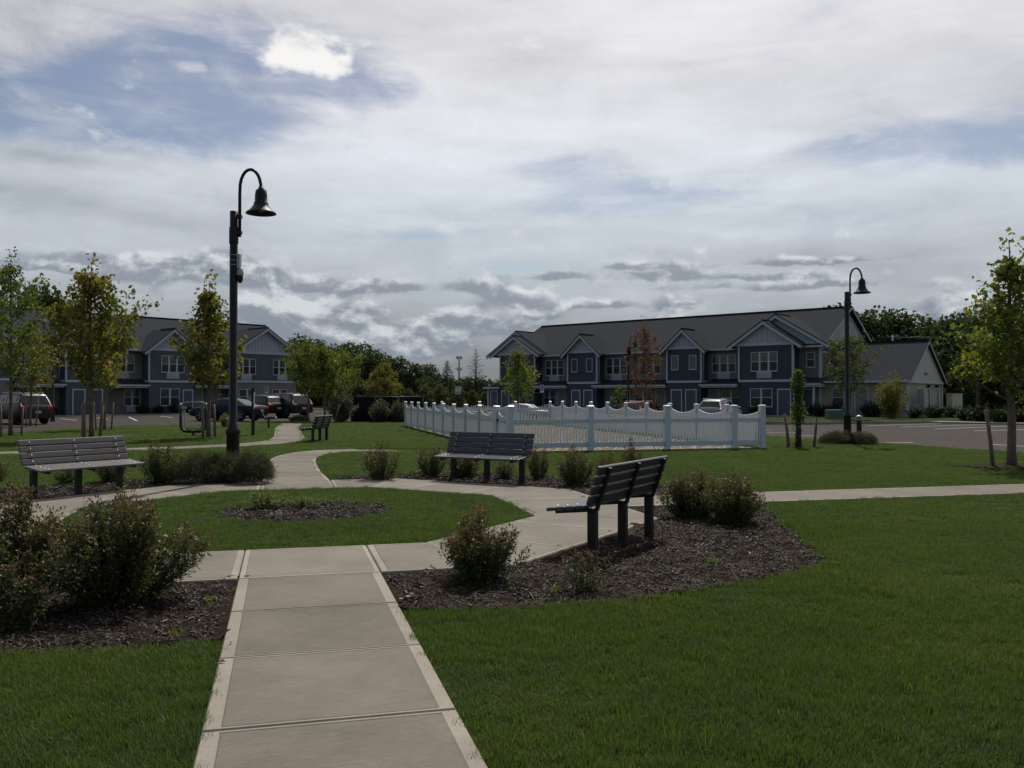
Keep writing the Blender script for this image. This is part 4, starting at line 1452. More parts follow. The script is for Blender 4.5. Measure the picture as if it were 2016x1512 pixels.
# ------------------------------------------------------------------ lamps
def make_lamp(x, y, label, side=1, camera_box=False, h=5.84):
    root = empty('street_lamp', (x, y, 0), 0, label, 'street lamp', 'bell shaped street lamps')
    p = MB()
    p.lathe([(.15, -.1), (.15, .02), (.135, .06), (.128, .10), (.118, .84), (.135, .86), (.135, .93), (.112, .96), (.10, 1.02), (.076, 1.05), (.073, 4.6), (.073, 5.03), (.001, 5.035)], 14)
    p.build('pole', M['blackpole'], root)
    MB().lathe([(.082, 4.42), (.086, 4.43), (.086, 4.72), (.082, 4.73)], 14).build('collar', M['black'], root)
    a = MB()
    ax_ = .11 * side
    pts = [(ax_, 0, 4.55), (ax_, 0, 5.36)]
    c0 = .11 + .2
    for k in range(1, 13):
        t = math.pi * k / 12
        pts.append((side * (c0 - .2 * math.cos(t)), 0, 5.42 + .40 * math.sin(t) ** .9))
    pts.append((side * .51, 0, 5.40))
    a.tube(pts, .031, 8)
    a.build('arm', M['black'], root)
    MB().box(min(.03, .14) * side if side > 0 else -.15, .15 if side > 0 else -.03, -.045, .045, 4.60, 4.66).box(.03 * side if side > 0 else -.15, .15 if side > 0 else -.03, -.045, .045, 4.90, 4.96).build('arm_bracket', M['black'], root)
    s = MB()
    cx_ = .51 * side
    s.lathe([(.001, 5.50), (.045, 5.495), (.05, 5.46), (.10, 5.42), (.113, 5.33), (.116, 5.20), (.135, 5.19), (.135, 5.155), (.15, 5.13), (.20, 5.06), (.27, 5.01), (.285, 4.985), (.275, 4.982), (.19, 5.03), (.12, 5.10), (.11, 5.2), (.001, 5.21)], 24, (cx_, 0))
    s.build('shade', M['blackpole'], root)
    MB().lathe([(.09, 5.08), (.085, 5.05), (.05, 5.03), (.001, 5.025)], 14, (cx_, 0)).build('lens', M['galv'], root)
    if camera_box:
        cb = MB()
        for z in (4.02, 4.10, 4.20): cb.lathe([(.078, z - .008), (.082, z - .006), (.082, z + .006), (.078, z + .008)], 14)
        cb.build('band', M['galv'], root)
        b2 = MB().box(.075, .13, -.06, .06, 3.95, 4.22)
        b2.build('camera_mount', M['galv'], root)
        cm = MB().lathe([(.001, 3.98), (.055, 3.97), (.07, 3.86), (.06, 3.82)], 12, (.12, 0))
        o = cm.build('security_camera', M['galv'], root)
        MB().lathe([(.058, 3.82), (.055, 3.74), (.035, 3.69), (.001, 3.675)], 12, (.12, 0)).build('dome', M['black'], o)
    return root
make_lamp(AX(459, 16.6), 16.6, 'tall black bell lamp with a camera strapped on, in the grey shrubs left', 1, True)
make_lamp(AX(1668, 29.5), 29.5, 'black bell lamp standing in a low grey shrub at the right parking lot', 1)
make_lamp(AX(593, 75), 75, 'distant black lamp with bell to the left, by the end gable of the left block', -1)
make_lamp(AX(1237, 62.6), 62.6, 'black lamp behind the white fence beside the red leaved tree', 1)
make_lamp(AX(1252, 77), 77, 'far lamp with bell to the left, behind the red leaved tree', -1)
make_lamp(AX(104, 56), 56, 'black lamp half hidden in the yellowing trees at far left', 1)
make_lamp(AX(1924, 55), 55, 'black lamp with bell to the left, before the dark oaks at right', -1)
# bollard
bo = empty('bollard', (AX(1691, 30.4), 30.4, 0), 0, 'short black bollard with domed top beside the right lamp', 'bollard')
MB().lathe([(.085, -.1), (.085, .72)], 14).build('shaft', M['blackpole'], bo)
MB().lathe([(.085, .72), (.088, .74), (.088, .80), (.11, .81), (.11, .84), (.08, .885), (.001, .90)], 16).build('cap', M['galv'], bo)

# ------------------------------------------------------------------ plants
def leaf_quads(C, N, U, l, w, fold=.25):
    """kite shaped leaves: C base points, N facing, U along"""
    n = len(C)
    U = U / (np.linalg.norm(U, axis=1, keepdims=True) + 1e-9)
    S = np.cross(N, U); S /= (np.linalg.norm(S, axis=1, keepdims=True) + 1e-9)
    Nn = np.cross(U, S)
    l = l[:, None]; w = w[:, None]
    V = np.empty((n, 4, 3))
    V[:, 0] = C
    V[:, 1] = C + U * l * .45 + S * w * .5 + Nn * w * fold
    V[:, 2] = C + U * l
    V[:, 3] = C + U * l * .45 - S * w * .5 + Nn * w * fold
    return V.reshape(-1, 3)
def star_leaves(C, N, U, l):
    """maple like leaves: a lobed seven corner outline"""
    n = len(C)
    U = U / (np.linalg.norm(U, axis=1, keepdims=True) + 1e-9)
    S = np.cross(N, U); S /= (np.linalg.norm(S, axis=1, keepdims=True) + 1e-9)
    pts = [(0, 0), (.42, .10), (.52, .55), (.24, .52), (0, 1.0), (-.24, .52), (-.52, .55), (-.42, .10)]
    V = np.empty((n, 8, 3))
    for k, (a, b) in enumerate(pts):
        V[:, k] = C + S * (a * l)[:, None] + U * (b * l)[:, None]
    return V.reshape(-1, 3)
def runit(rg, n):
    v = rg.normal(size=(n, 3))
    return v / np.linalg.norm(v, axis=1, keepdims=True)

def tree_mesh(seed, H, rad, z0, nbr, leaves, lsize, lmat, bmat, tr=.05, shape='oval', sparse=.0, star=False, spread=.115, lean=0.0):
    """young street tree: returns (trunk mesh, crown mesh)"""
    rg = np.random.default_rng(seed)
    r = random.Random(seed)
    tb = MB()
    pts, rads = [], []
    nz = 10
    wob = [(0, 0)]
    for k in range(nz):
        wob.append((wob[-1][0] + r.uniform(-.02, .02) * H / 5 + lean / nz, wob[-1][1] + r.uniform(-.02, .02) * H / 5))
    for k in range(nz + 1):
        t = k / nz
        pts.append((wob[k][0], wob[k][1], -.15 + t * (H * .94 + .15)))
        rads.append(tr * (1 - t) ** .8 + .008 + (.35 * tr if k == 0 else 0))
    tb.tube(pts, rads, 9)
    def trunk_at(z):
        t = max(0, min(.999, (z + .15) / (H * .94 + .15))) * nz
        i = int(t); f = t - i
        return Vector(pts[i]).lerp(Vector(pts[i + 1]), f)
    C, tips = [], []
    for i in range(nbr):
        t = (i + r.uniform(0, .8)) / nbr
        z = z0 + (H * .84 - z0) * t
        if shape == 'oval': prof = (math.sin(math.pi * min(1, .16 + .84 * t)) ** .75) * (1 - .25 * t)
        elif shape == 'cone': prof = (1 - t) ** .75 * min(1, .6 + 2.2 * t)
        elif shape == 'column': prof = .9 - .5 * t
        else: prof = 1 - .5 * t
        L = rad * prof * r.choice((.6, .8, .95, 1.05, 1.3)) * r.uniform(.9, 1.1) + .12
        az = i * 2.39996 + r.uniform(-.5, .5)
        up = {'oval': r.uniform(.75, 1.25), 'cone': r.uniform(.55, 1.0), 'column': r.uniform(1.0, 1.5)}.get(shape, .8)
        b0 = trunk_at(z)
        dirh = Vector((math.cos(az), math.sin(az), 0))
        q = []
        for k in range(5):
            s_ = k / 4
            q.append(b0 + dirh * (L * s_) + Vector((0, 0, up * L * (s_ ** 1.25) * .85)) + Vector((r.uniform(-1, 1), r.uniform(-1, 1), r.uniform(-1, 1))) * .03 * L)
        br = max(.006, tr * .32 * (1 - t * .7))
        tb.tube(q, [br * (1 - .8 * k / 4) for k in range(5)], 5, cap=False)
        # twigs with leaves
        nt = max(3, int(7 * L / rad))
        for k in range(nt):
            s_ = r.uniform(.28, 1.0)
            i0 = min(3, int(s_ * 4)); p = q[i0].lerp(q[i0 + 1], s_ * 4 - i0)
            tw = Vector((r.gauss(0, 1), r.gauss(0, 1), r.gauss(.45, .6))).normalized() * (.14 + .28 * L * r.random())
            if r.random() < .5: tb.tube([p, p + tw], [.005, .002], 3, cap=False)
            for j in range(4):
                C.append(p + tw * ((j + .6) / 4))
        C.append(q[4])
    # leader
    for k in range(14):
        C.append(trunk_at(H * (.66 + .024 * k)) + Vector((r.gauss(0, .06), r.gauss(0, .06), 0)) * rad)
    C.append(Vector((wob[-1][0], wob[-1][1], H * .97)))
    C = np.array([tuple(c) for c in C])
    if sparse: C = C[rg.random(len(C)) > sparse]
    idx = rg.integers(0, len(C), leaves)
    P = C[idx] + rg.normal(size=(leaves, 3)) * np.array([1, 1, .9]) * spread * rad * .62
    N = runit(rg, leaves) + np.array([0, 0, .5]); U = runit(rg, leaves) + np.array([0, 0, -.35])
    ls = lsize * rg.uniform(.7, 1.25, leaves)
    if star:
        me = quads_mesh('crown', star_leaves(P, N, U, ls), 8, lmat)
    else:
        me = quads_mesh('crown', leaf_quads(P, N, U, ls, ls * .85), 4, lmat)
    return tb.mesh('trunk', bmat), me

def put_tree(name, x, y, meshes, label, group=None, cat='tree', rz=0.0, s=1.0, z=-.03):
    t = empty(name, (x, y, z), rz, label, cat, group)
    t.scale = (s, s, s)
    link('trunk', meshes[0], t)
    link('crown', meshes[1], t)
    return t
def stake(x, y, h, label, lx=0.0, ly=0.0, r_=.04, z=-.05):
    o = MB().tube([(0, 0, -.1), (lx * .5 + .01, ly * .5, h * .5), (lx, ly, h)], [r_, r_ * .95, r_ * .9], 7).build('tree_stake', M['wood'], None, (x, y, z))
    return tag(o, label, 'stake', 'tree stakes')

YM = 'young maples along the lawns'
# far left, tall green tree
x, y = G(22, 858)
put_tree('maple_tree', x, y, tree_mesh(21, 7.6, 1.5, 1.75, 34, 5200, .105, L_MAPLE_G, M['bark'], .07, 'oval'), 'tall green maple at the far left edge of the lawn', YM)
stake(*G(3, 860), 1.25, 'leftmost stake, at the edge of the photo beside the tall green maple', -.03)
stake(*G(42, 857), 1.2, 'stake right of the trunk of the tall green maple', .07)
x, y = G(60, 836)
put_tree('maple_tree', x, y, tree_mesh(33, 5.6, 1.7, 1.6, 30, 4200, .11, L_MAPLE_Y, M['bark'], .06, 'oval'), 'low yellow and orange maple in front of the parked brown car', YM)
stake(*G(52, 838), 1.4, 'left stake of the orange maple before the brown car', -.02)
stake(*G(71, 837), 1.5, 'right stake of the orange maple before the brown car', .1)
x, y = G(181, 865)
put_tree('maple_tree', x, y, tree_mesh(47, 6.75, 1.62, 1.75, 40, 4000, .14, L_MAPLE_Y, M['bark'], .078, 'oval', star=True, spread=.135), 'large yellowing maple with reddish tips behind the left bench', YM)
stake(*G(165, 866), 1.35, 'thick stake left of the large yellowing maple', -.02, 0, .075)
stake(*G(196, 866), 1.4, 'leaning stake right of the large yellowing maple', .12, 0, .06)
x, y = G(206, 846)
put_tree('maple_tree', x, y, tree_mesh(53, 5.2, 1.3, 1.7, 26, 2600, .11, L_MAPLE_Y, M['bark'], .06, 'oval'), 'smaller maple standing hidden behind the large yellowing maple', YM)
stake(*G(190, 847), 1.3, 'left stake of the maple hidden behind the large one', -.12)
stake(*G(219, 846), 1.3, 'right stake of the maple hidden behind the large one', .1)
x, y = G(411, 861)
put_tree('maple_tree', x, y, tree_mesh(61, 6.3, 1.42, 1.7, 40, 3400, .13, L_MAPLE_Y, M['bark'], .075, 'cone', star=True, spread=.135), 'slender maple with yellow and red leaves beside the tall lamp', YM)
stake(*G(401, 862), 1.3, 'stake left of the slender maple by the green exercise machine', -.07, 0, .055)
stake(*G(424, 860), 1.3, 'stake right of the slender maple by the green exercise machine', -.06, 0, .055)
x, y = G(607, 829)
put_tree('maple_tree', x, y, tree_mesh(67, 5.4, 1.5, 1.3, 34, 4400, .12, L_LIME, M['bark'], .07, 'oval'), 'bright green and yellow tree left of the pair by the far bench', YM)
x, y = G(640, 830)
put_tree('maple_tree', x, y, tree_mesh(71, 5.0, 1.35, 1.3, 34, 4000, .12, L_LIME, M['bark'], .07, 'cone'), 'bright tree with an orange top, right of the pair by the far bench', YM)
x, y = G(672, 826)
put_tree('maple_tree', x, y, tree_mesh(73, 4.8, 1.5, 1.2, 22, 1700, .12, L_LIME, M['bark'], .06, 'oval', sparse=.2), 'thin bright tree beside the round silvery shrub', YM)
put_tree('maple_tree', AX(757, 66), 66, tree_mesh(79, 4.5, 1.6, .8, 36, 5200, .12, L_MAPLE_Y, M['bark'], .07, 'cone'), 'yellow cone shaped tree behind the black screened fence', YM)
put_tree('maple_tree', AX(1021, 58), 58, tree_mesh(83, 5.15, 1.35, 1.1, 26, 2600, .13, L_LIME, M['bark'], .06, 'cone', spread=.2), 'fresh green cone shaped tree in front of the left end bay', YM)
put_tree('maple_tree', AX(1270, 62), 62, tree_mesh(89, 7.3, 1.35, 1.2, 42, 2900, .11, L_RED, M['bark'], .07, 'oval', sparse=.25), 'thin maple turning red in front of the middle of the block', YM)
put_tree('maple_tree', AX(1308 - 88, 61), 61, tree_mesh(97, 2.4, .5, .8, 12, 420, .10, L_LIME, M['bark'], .03, 'oval'), 'small green sapling left of the red maple', YM)
put_tree('maple_tree', AX(1673, 58), 58, tree_mesh(101, 6.3, 1.55, 1.5, 36, 4600, .115, L_GREY, M['bark'], .07, 'oval'), 'grey green tree behind the right lamp in front of the wing', YM)
stake(AX(1680, 57.5), 57.5, 1.6, 'thin stake of the grey green tree behind the right lamp', 0, 0, .03, -.1)
x, y = G(1991, 917)
put_tree('maple_tree', x, y, tree_mesh(109, 5.35, 1.3, 1.35, 38, 3500, .11, L_LIME, M['bark'], .095, 'cone', star=True, spread=.115), 'tall green maple at the right edge of the lawn', YM)
x, y = G(1955, 918)
stake(x, y, 1.3, 'leaning stake beside the maple at the right edge', -.16, 0, .045)
# climbing plant on a stump between two stakes
x, y = G(1571, 881)
rg = np.random.default_rng(113)
n = 1150
zz = .75 + 1.62 * rg.random(n) ** .85
zz[:70] = rg.uniform(.12, .75, 70)
rr = np.where(zz > .75, .20 * (1 - .35 * (zz - .75) / 1.6) * (1 + .35 * np.sin(zz * 7.0)), .15) * np.sqrt(rg.random(n))
aa = rg.uniform(0, 6.283, n)
tb = MB().tube([(0, 0, -.15), (.01, 0, .6), (0, .01, 1.3), (.01, 0, 2.2)], [.10, .08, .07, .03], 9)
for k in range(16):
    a_ = k * 2.4; z_ = .8 + k * .09
    tb.tube([(0, 0, z_), (.17 * math.cos(a_), .17 * math.sin(a_), z_ + .12)], [.012, .004], 4, cap=False)
cl = (tb.mesh('trunk', M['bark_d']), quads_mesh('crown', leaf_quads(np.stack([rr * np.cos(aa), rr * np.sin(aa), zz], 1), runit(rg, n), runit(rg, n) + np.array([0, 0, -.5]), rg.uniform(.06, .11, n), rg.uniform(.05, .08, n)), 4, L_MAPLE_G))
put_tree('ivy_tree', x, y, cl, 'short leafy columnar tree between two stakes right of the fence', None)
stake(*G(1553, 879), 1.05, 'left stake of the columnar tree right of the fence', -.14, 0, .05)
stake(*G(1601, 881), .95, 'right stake of the columnar tree right of the fence', .10, 0, .045)

for px, py, w_, d_ in ((1571, 880, .75, .55), (1985, 919, .95, .7), (181, 866, .6, .45), (411, 862, .5, .4), (22, 858, .5, .45), (206, 847, .5, .4)):
    x, y = G(px, py)
    bedmesh('mulch_ring', [(x + w_ * math.cos(t), y + d_ * math.sin(t)) for t in np.linspace(0, 6.2832, 18)[:-1]], .09, .012, .02, M['mulch'])

def shrub_mesh(seed, H, W_, stems, leaves, l, w, lmat, tipfrac=.22, flowers=0, up=1.0, thin=False, heads=True):
    """many stemmed bush; returns (branches mesh, foliage mesh)"""
    rg = np.random.default_rng(seed); r = random.Random(seed)
    tb = MB()
    C, D, T = [], [], []
    lob = [(r.uniform(0, 6.283), r.uniform(.75, 1.25)) for _ in range(5)]
    for i in range(stems):
        az = r.uniform(0, 6.283)
        f = math.sqrt(r.random())
        out = f * W_ * .5
        lobe = 1 + .18 * math.sin(3 * az + lob[0][0]) + .12 * math.sin(5 * az + lob[1][0])
        h = H * (1 - .42 * f ** 2.2) * r.uniform(.72, 1.08) * (1 + .10 * math.sin(2 * az + lob[2][0]))
        base = Vector((math.cos(az) * out * .25, math.sin(az) * out * .25, -.03))
        tip = Vector((math.cos(az) * out * lobe, math.sin(az) * out * lobe, h))
        mid = base.lerp(tip, .5) + Vector((math.cos(az) * out * .12, math.sin(az) * out * .12, -.02))
        q = []
        for k in range(5):
            t = k / 4
            q.append(base * (1 - t) ** 2 + mid * 2 * t * (1 - t) + tip * t * t)
        tb.tube(q, [.004 * (1 - .7 * k / 4) for k in range(5)], 3, cap=False)
        m_ = leaves // stems
        for j in range(m_):
            t = r.random() ** .75 * .92 + .08
            k = min(3, int(t * 4))
            p = q[k].lerp(q[k + 1], t * 4 - k)
            d = (q[k + 1] - q[k]).normalized()
            C.append(p); D.append(d); T.append(t)
    C = np.array([tuple(c) for c in C]); D = np.array([tuple(c) for c in D]); T = np.array(T)
    n = len(C)
    side = runit(rg, n)
    U = side * 1.0 + D * up * .7 + np.array([0, 0, -.15])
    P = C + side * .012 + rg.normal(size=(n, 3)) * .018 * (W_ / .7)
    N = runit(rg, n) * .6 + np.array([0, 0, .8])
    ll = l * rg.uniform(.6, 1.3, n)
    V = leaf_quads(P, N, U, ll, np.full(n, w) * rg.uniform(.7, 1.2, n), .2)
    zz = P[:, 2] / H
    tipa = np.clip((T - .80) * 4.5, 0, 1) * (rg.random(n) < tipfrac * 2.6) * (zz > .45)
    mi = np.zeros(n, int)
    # faded flower heads: flat clusters of tiny faces at the stem ends
    HV, hm = [], []
    if heads:
        ends = C[(T > .93) & (zz > .5)]
        rg.shuffle(ends)
        for e in ends[:int(stems * .9)]:
            k = 16
            off = rg.normal(size=(k, 3)) * np.array([.016, .016, .004])
            Pk = e + off + np.array([0, 0, .012])
            HV.append(leaf_quads(Pk, np.tile([0, 0, 1.], (k, 1)) + rg.normal(size=(k, 3)) * .4, runit(rg, k) * np.array([1, 1, .2]), np.full(k, .010), np.full(k, .010)))
            hm.append(np.full(k, 1))
        for e in ends[:flowers]:
            k = 40
            Pk = e + rg.normal(size=(k, 3)) * np.array([.018, .018, .008]) + np.array([0, 0, .02])
            HV.append(leaf_quads(Pk, np.tile([0, 0, 1.], (k, 1)) + rg.normal(size=(k, 3)) * .4, runit(rg, k) * np.array([1, 1, .2]), np.full(k, .011), np.full(k, .011)))
            hm.append(np.full(k, 2))
    if HV:
        V = np.vstack([V] + HV); h_ = np.concatenate(hm)
        mi = np.concatenate([mi, h_]); tipa = np.concatenate([tipa, np.zeros(len(h_))])
    return tb.mesh('branches', M['stem']), quads_mesh('foliage', V, 4, [lmat, M['deadhead'], M['flower']], mi, tipa)

def put_shrub(name, x, y, meshes, label, group=None, rz=0.0, s=(1, 1, 1), z=-.02):
    t = empty(name, (x, y, z), rz, label, 'shrub', group)
    t.scale = s
    link('branches', meshes[0], t)
    link('foliage', meshes[1], t)
    return t
SG = 'spirea bushes in the mulch beds'
put_shrub('spirea_shrub', -2.98, 6.75, shrub_mesh(1, .80, 1.10, 170, 26000, .042, .0145, L_SPIREA, .17, 1), 'big dense spirea bush left of the entry path', SG)
put_shrub('spirea_shrub', AX(5, 6.5), 6.5, shrub_mesh(2, .84, 1.0, 150, 22000, .042, .0145, L_SPIREA, .2, 2), 'spirea bush cut off by the left edge of the photo', SG)
put_shrub('spirea_shrub', AX(20, 6.05), 6.02, shrub_mesh(12, .45, .6, 50, 3000, .038, .013, L_SPIREA, .2, 0), 'low spirea bush at the foot of the leftmost bush', SG)
put_shrub('spirea_shrub', AX(945, 7.55), 7.55, shrub_mesh(3, .55, .70, 90, 10500, .038, .0135, L_SPIREA, .28, 2), 'spirea bush with pink blooms right of the entry path', SG)
put_shrub('spirea_shrub', AX(1148, 7.2), 7.2, shrub_mesh(4, .37, .42, 26, 950, .034, .011, L_SPIREA, .6, 0), 'small brownish thin spirea in front of the right bench', SG)
put_shrub('spirea_shrub', AX(1362, 11.5), 11.5, shrub_mesh(5, .66, .76, 80, 9000, .040, .015, L_SPIREA, .25), 'spirea bush directly behind the right bench', SG)
put_shrub('spirea_shrub', AX(1442, 10.95), 10.95, shrub_mesh(6, .60, .80, 80, 9000, .040, .015, L_SPIREA, .25), 'spirea bush at the right end of the right bed', SG)
A = shrub_mesh(7, .68, .80, 60, 3600, .046, .018, L_SPIREA, .35)
B = shrub_mesh(8, .60, .66, 50, 2800, .046, .018, L_SPIREA, .3)
Cc = shrub_mesh(9, .66, .78, 80, 4600, .046, .018, L_SPIREA, .2)
put_shrub('spirea_shrub', AX(749, 16.6), 16.6, A, 'ragged spirea left of the middle bench, nearest the far path', SG)
put_shrub('spirea_shrub', AX(851, 17.3), 17.3, B, 'reddish spirea at the left end of the middle bench', SG)
put_shrub('spirea_shrub', AX(915, 17.0), 17.0, Cc, 'spirea hidden under the seat of the middle bench', SG, 1.0, (.9, .9, .8))
put_shrub('spirea_shrub', AX(993, 16.8), 16.8, B, 'small spirea seen between the legs of the middle bench', SG, 2.0, (.7, .7, .62))
put_shrub('spirea_shrub', AX(1058, 16.7), 16.7, B, 'narrow upright spirea at the right end of the middle bench', SG, 3.1, (.72, .72, 1.03))
put_shrub('spirea_shrub', AX(1132, 15.5), 15.5, Cc, 'round spirea standing between the middle and the right bench', SG, 4.0, (.95, .95, 1))
put_shrub('spirea_shrub', AX(1196, 15.6), 15.6, A, 'spirea half hidden by the back of the right bench', SG, 1.3, (.6, .6, .85))
put_shrub('spirea_shrub', AX(1243, 16.0), 16.0, A, 'tall spirea peeping over the back of the right bench', SG, 2.2, (.72, .72, 1.08))
put_shrub('spirea_shrub', AX(317, 15.9), 15.9, Cc, 'round green spirea right of the brownish bench', SG, .4, (.97, .97, 1.12))
put_shrub('spirea_shrub', AX(220, 16.2), 16.2, Cc, 'spirea behind the right legs of the brownish bench', SG, 5.0, (.85, .85, .8))
put_shrub('spirea_shrub', AX(132, 15.9), 15.9, B, 'small yellowish spirea under the brownish bench', SG, .9, (.6, .6, .55))
put_shrub('spirea_shrub', AX(-6, 16.2), 16.2, B, 'spirea at the left edge behind the brownish bench', SG, 2.9, (.7, .7, .7))

def grassy_mesh(seed, H, W_, n, lmat, w=.006):
    """fine grey stems sprawling from a crown"""
    rg = np.random.default_rng(seed)
    az = rg.uniform(0, 6.283, n); f = np.sqrt(rg.random(n))
    top = H * (1 - .62 * f ** 2.4) * (1 + .16 * np.sin(3 * az + seed) + .10 * np.sin(7 * az + 2 * seed) * f)
    base = np.stack([np.cos(az) * f * W_ * .5, np.sin(az) * f * W_ * .5, top * rg.random(n) ** .5 * .82], 1)
    tilt = f * .8 + rg.normal(0, .35, n)
    d = np.stack([np.cos(az) * np.sin(tilt), np.sin(az) * np.sin(tilt), np.abs(np.cos(tilt))], 1) + rg.normal(0, .30, (n, 3))
    L = H * rg.uniform(.10, .30, n) * np.where(rg.random(n) < .07, 1.7, 1.0)
    N = runit(rg, n)
    V = leaf_quads(base, N, d, L, np.full(n, w) * rg.uniform(.7, 1.5, n), .1)
    k = n * 3
    i = rg.integers(0, n, k); t = rg.random(k)
    dn = d / np.linalg.norm(d, axis=1, keepdims=True)
    P = base[i] + dn[i] * (L[i] * t)[:, None] + rg.normal(0, .012, (k, 3))
    V2 = leaf_quads(P, runit(rg, k), dn[i] * .6 + runit(rg, k) * .9, rg.uniform(.02, .045, k), np.full(k, .009), .1)
    tb = MB()
    for j in range(14):
        a = j * .449 * 2
        tb.tube([(math.cos(a) * .03, math.sin(a) * .03, -.03), (math.cos(a) * W_ * .25, math.sin(a) * W_ * .25, H * .4)], [.006, .003], 3, cap=False)
    return tb.mesh('branches', M['stem']), quads_mesh('foliage', np.vstack([V, V2]), 4, lmat)
LV = grassy_mesh(1, .58, .95, 5200, L_LAV)
LV2 = grassy_mesh(2, .56, .9, 5000, L_LAV)
LG = 'grey lavender mounds'
put_shrub('lavender_shrub', AX(398, 16.0), 16.0, LV, 'grey lavender mound left of the tall lamp', LG, 0, (1.05, .8, 1))
put_shrub('lavender_shrub', AX(450, 16.25), 16.15, LV2, 'grey lavender mound in front of the foot of the tall lamp', LG, 1.3, (.9, .7, .95))
put_shrub('lavender_shrub', AX(494, 15.95), 15.95, LV, 'grey lavender mound right of the tall lamp, at the path corner', LG, 2.2, (.95, .75, 1.05))
put_shrub('lavender_shrub', AX(1645, 29.2), 29.0, LV2, 'low grey shrub left of the foot of the right lamp', LG, 0, (1.25, 1.0, .78))
put_shrub('lavender_shrub', AX(1690, 29.0), 28.8, LV, 'low grey shrub right of the foot of the right lamp', LG, 1.7, (1.1, .9, .72))
put_shrub('lavender_shrub', AX(590, 54), 54, LV, 'low dark shrub under the bright pair of trees', LG, .7, (1.2, 1, .7))
PG = shrub_mesh(15, .27, .55, 60, 2600, .035, .016, L_PALE, 0, heads=False)
put_shrub('pale_shrub', AX(522, 12.45), 12.45, PG, 'pale green low plant in the round bed, the larger one', None)
put_shrub('pale_shrub', AX(598, 12.5), 12.5, PG, 'smaller pale green plant beside it in the round bed', None, 2.0, (.72, .72, .62))
SV = shrub_mesh(16, 1.65, 1.7, 110, 5200, .12, .06, L_SILVER, 0, heads=False)
put_shrub('silvery_shrub', AX(672, 52.5), 52.5, SV, 'large round silvery shrub left of the black screened fence', 'round silvery shrubs', 0, (1, .9, 1.02))
put_shrub('silvery_shrub', AX(747, 52.3), 52.4, SV, 'silvery shrub in front of the middle of the black screened fence', 'round silvery shrubs', 2, (.82, .75, .80))
put_shrub('silvery_shrub', AX(788, 52.2), 52.3, SV, 'silvery shrub next to the far corner of the white fence', 'round silvery shrubs', 4, (.75, .7, .78))
YS = shrub_mesh(17, .75, .5, 24, 700, .075, .05, L_LIME, 0, heads=False)
put_shrub('yellow_shrub', AX(443, 44), 44, YS, 'tiny yellow leaved shrub on the lawn left of the tall lamp', None, 0, (1, 1, 1))
OR_ = shrub_mesh(18, 3.0, 2.0, 90, 5200, .12, .07, L_MAPLE_Y, 0, heads=False)
put_shrub('ornamental_tree', AX(1757, 61), 61, OR_, 'brownish yellow bushy tree against the tan wing', None, 0, (1, 1, 1), -.02)
DK = shrub_mesh(19, 1.0, 1.3, 60, 2600, .10, .06, leafmat('dark_shrub_leaf', [(0, (.012, .022, .010)), (.7, (.028, .042, .015)), (1, (.05, .06, .02))], .3), 0, heads=False)
DG = 'dark foundation shrubs'
k = 0
def front_shrubs(O, ang, lst):
    for (bx_, by_, s_, lab) in lst:
        (x, y), = frame_pts(O, ang, [(bx_, by_)])
        put_shrub('foundation_shrub', x, y, DK, lab, DG, bx_, (s_, s_, s_ * .9))
front_shrubs((-21.8, 90.6), ang_l, [(-17.6, -1.8, 1.0, 'dark shrub below the ground floor window left of the grey blue bay'), (-16.2, -2.0, .9, 'dark shrub at the left corner of the grey blue bay'), (-14.6, -2.1, 1.15, 'dark shrub below the window of the grey blue bay'), (-13.4, -2.1, .7, 'small dark shrub by the door of the grey blue bay'), (-25.0, -1.6, 1.0, 'dark shrub behind the parked brown car')])
front_shrubs((23.6, 69.6), ang_r, [(.9, -1.3, 1.15, 'dark shrub at the inner corner of the tan wing'), (2.1, -1.1, 1.2, 'dark shrub under the first window of the tan wing'), (4.8, -1.0, 1.3, 'dark upright shrub right of the wing door'), (-3.7, -2.2, 1.0, 'dark shrub under the ground floor window of the near blue bay'), (-6.6, -2.0, .9, 'dark shrub in the recess beside the silver car'), (-13.0, -2.0, 1.0, 'dark shrub in front of the middle porch')])
for px, Y, s_, lab in ((1800, 62, 1.0, 'low dark shrub at the gable corner of the wing'), (1838, 63, 1.25, 'spreading dark shrub under the wing gable'), (1876, 64, 1.1, 'dark shrub in front of the beige box'), (1905, 56, 1.1, 'bushy shrub left of the far right lamp'), (1935, 54, 1.3, 'bushy shrub right of the far right lamp'), (1970, 52, 1.2, 'shrub on the kerb behind the right maple'), (2010, 52, 1.1, 'shrub at the right edge beyond the car park')):
    put_shrub('foundation_shrub', AX(px, Y), Y, DK, lab, DG, px, (s_ * 1.1, s_, s_ * .8))

